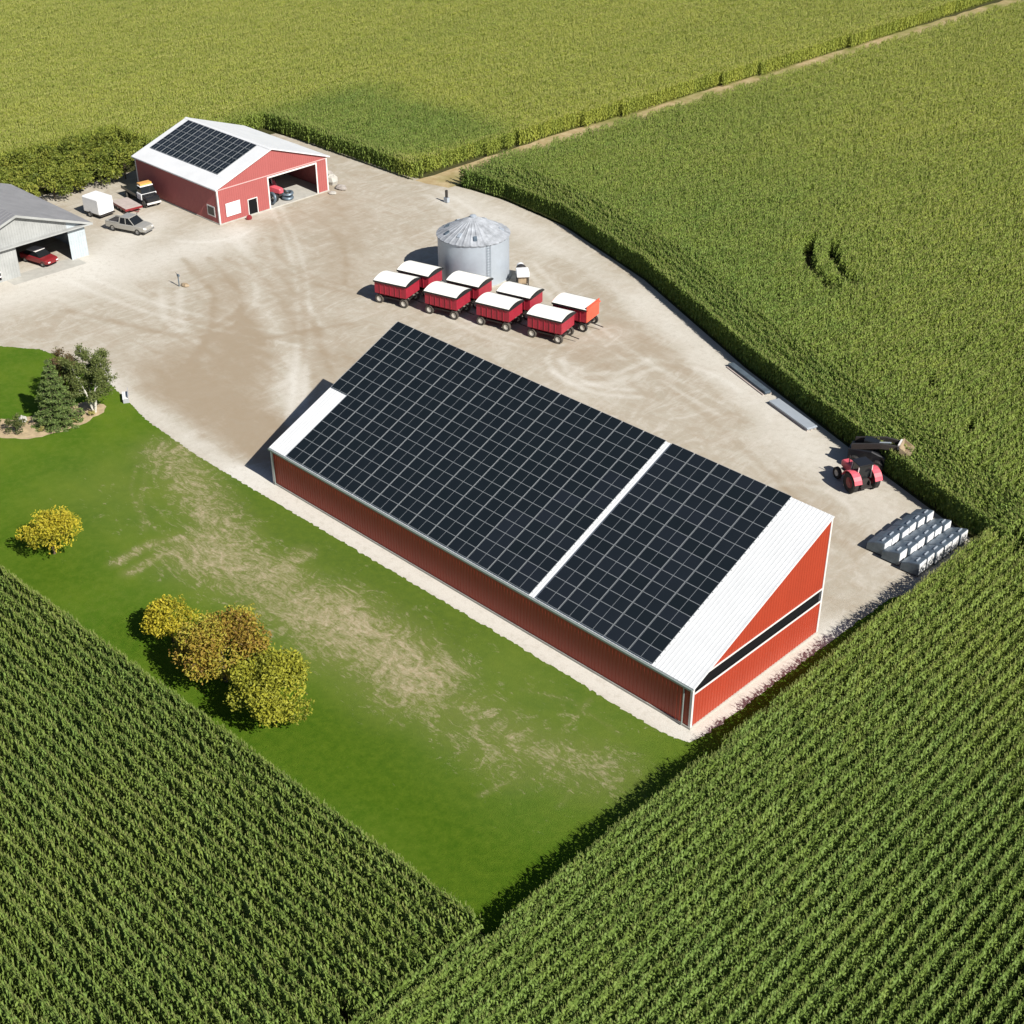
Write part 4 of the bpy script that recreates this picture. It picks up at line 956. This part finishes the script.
# spruce
sp_=thing('spruce_tree','dense blue-green conical spruce in the planting bed','tree',(-64.4,-6.9,0))
C=[];T=[];bm_=MB(); bm_.tube([(0,0,-.1),(0,0,3),(0,0,6.2)],[.16,.1,.02],8)
H=6.3
for L in range(12):
    z=.45+L*.5; rad=2.25*(1-z/H)**.85+.12; nb=max(5,int(11*(1-z/H))+4)
    for k in range(nb):
        a=2*PI*k/nb+random.uniform(-.25,.25); rr=rad*random.uniform(.8,1.12); nn=int(40+100*rr/2.4)
        u=RNG.uniform(.12,1,nn)**.8; wdt=.30*(1-u*.55)*min(1,rr)
        off=RNG.normal(0,1,nn)*wdt; x=u*rr*math.cos(a)-off*math.sin(a); y=u*rr*math.sin(a)+off*math.cos(a)
        zz=z-.34*u*rr+.14*u**2*rr+RNG.normal(0,.06,nn); C.append(np.c_[x,y,np.maximum(zz,.06)]); T.append(np.clip(.25+.55*u+RNG.normal(0,.15,nn),0,1))
        bm_.tube([(0,0,z),(rr*.8*math.cos(a),rr*.8*math.sin(a),z-.12*rr)],[.03,.01],4)
leaf_mesh('crown',np.concatenate(C),.2,np.concatenate(T),lsp,sp_,.6,.5); bm_.build('trunk','bark',sp_)
# birch: several thin upright stems with airy foliage
def airy(name,label,loc,h,rx,mat,bark,n,seed):
    t=thing(name,label,'tree',loc); rg=np.random.default_rng(seed); mb=MB(); C=[];T=[]
    for k in range(4):
        a=2*PI*k/4+rg.uniform(-.4,.4); ex,ey=rx*.55*math.cos(a),rx*.55*math.sin(a); hh=h*rg.uniform(.82,1)
        pts=[(0.06*math.cos(a),.06*math.sin(a),-.1),(ex*.35,ey*.35,hh*.4),(ex*.8,ey*.8,hh*.75),(ex,ey,hh)]
        mb.tube(pts,[.09,.07,.04,.012],7)
        for j in range(16):
            u=rg.uniform(.28,1); z=hh*u; px=ex*min(1,u*1.02); py=ey*min(1,u*1.02); aa=rg.uniform(0,2*PI); L=rx*.62*(1.15-u)*rg.uniform(.7,1.3)+.22
            e=np.array([px+L*math.cos(aa),py+L*math.sin(aa),z+L*.35]); s=np.array([px,py,z])
            mb.tube([tuple(s),tuple(e)],[.02,.006],4)
            m_=n//64; uu=rg.uniform(.3,1.05,m_)[:,None]; C.append(s+(e-s)*uu+rg.normal(0,.17,(m_,3))); T.append(np.clip(rg.normal(.5,.25,m_),0,1))
    C=np.concatenate(C); leaf_mesh('crown',C,.17,np.concatenate(T),mat,t,.2); mb.build('trunk',bark,t); return t
airy('birch_tree','airy multi-stem birch with white bark at the gravel end of the bed',(-63.9,-3.7,0),5.9,2.6,lbi,'birch_bark',13000,5)
airy('ornamental_tree','slim tree with reddish top behind the spruce and birch',(-66.3,-4.6,0),5.6,1.6,lre,'bark',6000,6)
round_tree('round_shrub','clipped round green shrub at the lower left of the spruce',(-65.7,-10.3,0),.95,.8,.75,900,.16,lgr,nc=18,tw=.05,cat='shrub')
round_tree('round_shrub','small dark shrub at the left photo edge of the planting bed',(-67.4,-11.5,0),.7,.6,.55,600,.15,lgr,nc=14,tw=.04,cat='shrub')
round_tree('low_shrub','low dark red shrub at the front of the planting bed',(-63.7,-7.0,0),.5,.4,.35,400,.13,lre,nc=10,tw=.03,cat='shrub')
lyg=mat_leaf('yellow_green_leaves',[(.20,.20,.05),(.34,.31,.10),(.42,.37,.16)],.2)
for i,(x,y,lab) in enumerate([(-64.0,-8.6,'low yellow-green plant in front of the spruce foot'),(-63.5,-5.9,'low yellow-green plant between the red shrub and birch'),(-63.6,-4.2,'low yellow-green plant at the gravel end of the bed')]):
    round_tree('bedding_plant',lab,(x,y,0),.42,.25,.22,220,.14,lyg,nc=7,tw=.02,group='low plants in the planting bed',cat='plant')
rock('garden_stone','pale round garden stone behind the clipped shrub','stone',(-66.9,-9.0,0),(.5,.4,.55),'concrete',21)
rock('garden_stone','brown garden stone at the left end of the bed','stone',(-66.6,-11.9,0),(.4,.35,.35),'rock',22)
# hedgerow shrubs between shed and gabled barn
rows=[('front',-114.8,[18.6,21.8,25.0,28.2,31.6]),('middle',-119.2,[16.6,20.2,23.8,27.6,31.4,35.0]),('back',-124.0,[14.5,18.6,22.6,26.6,30.6,34.6])]
words=['first','second','third','fourth','fifth','sixth']
for rn,x,ys in rows:
    for i,y in enumerate(ys):
        s=random.uniform(.88,1.15)
        where='nearest the grey shed' if i==0 else ('nearest the gabled barn' if i==len(ys)-1 else words[i]+' from the grey shed')
        round_tree('hedgerow_shrub','olive-green bush in the %s row of the hedgerow, %s'%(rn,where),(x+random.uniform(-.6,.6),y+random.uniform(-.5,.5),0),2.35*s,1.75*s,1.75*s,2000,.34,lhe,nc=24,group='bushes of the hedgerow between the shed and the gabled barn',tw=.08,cat='bush')
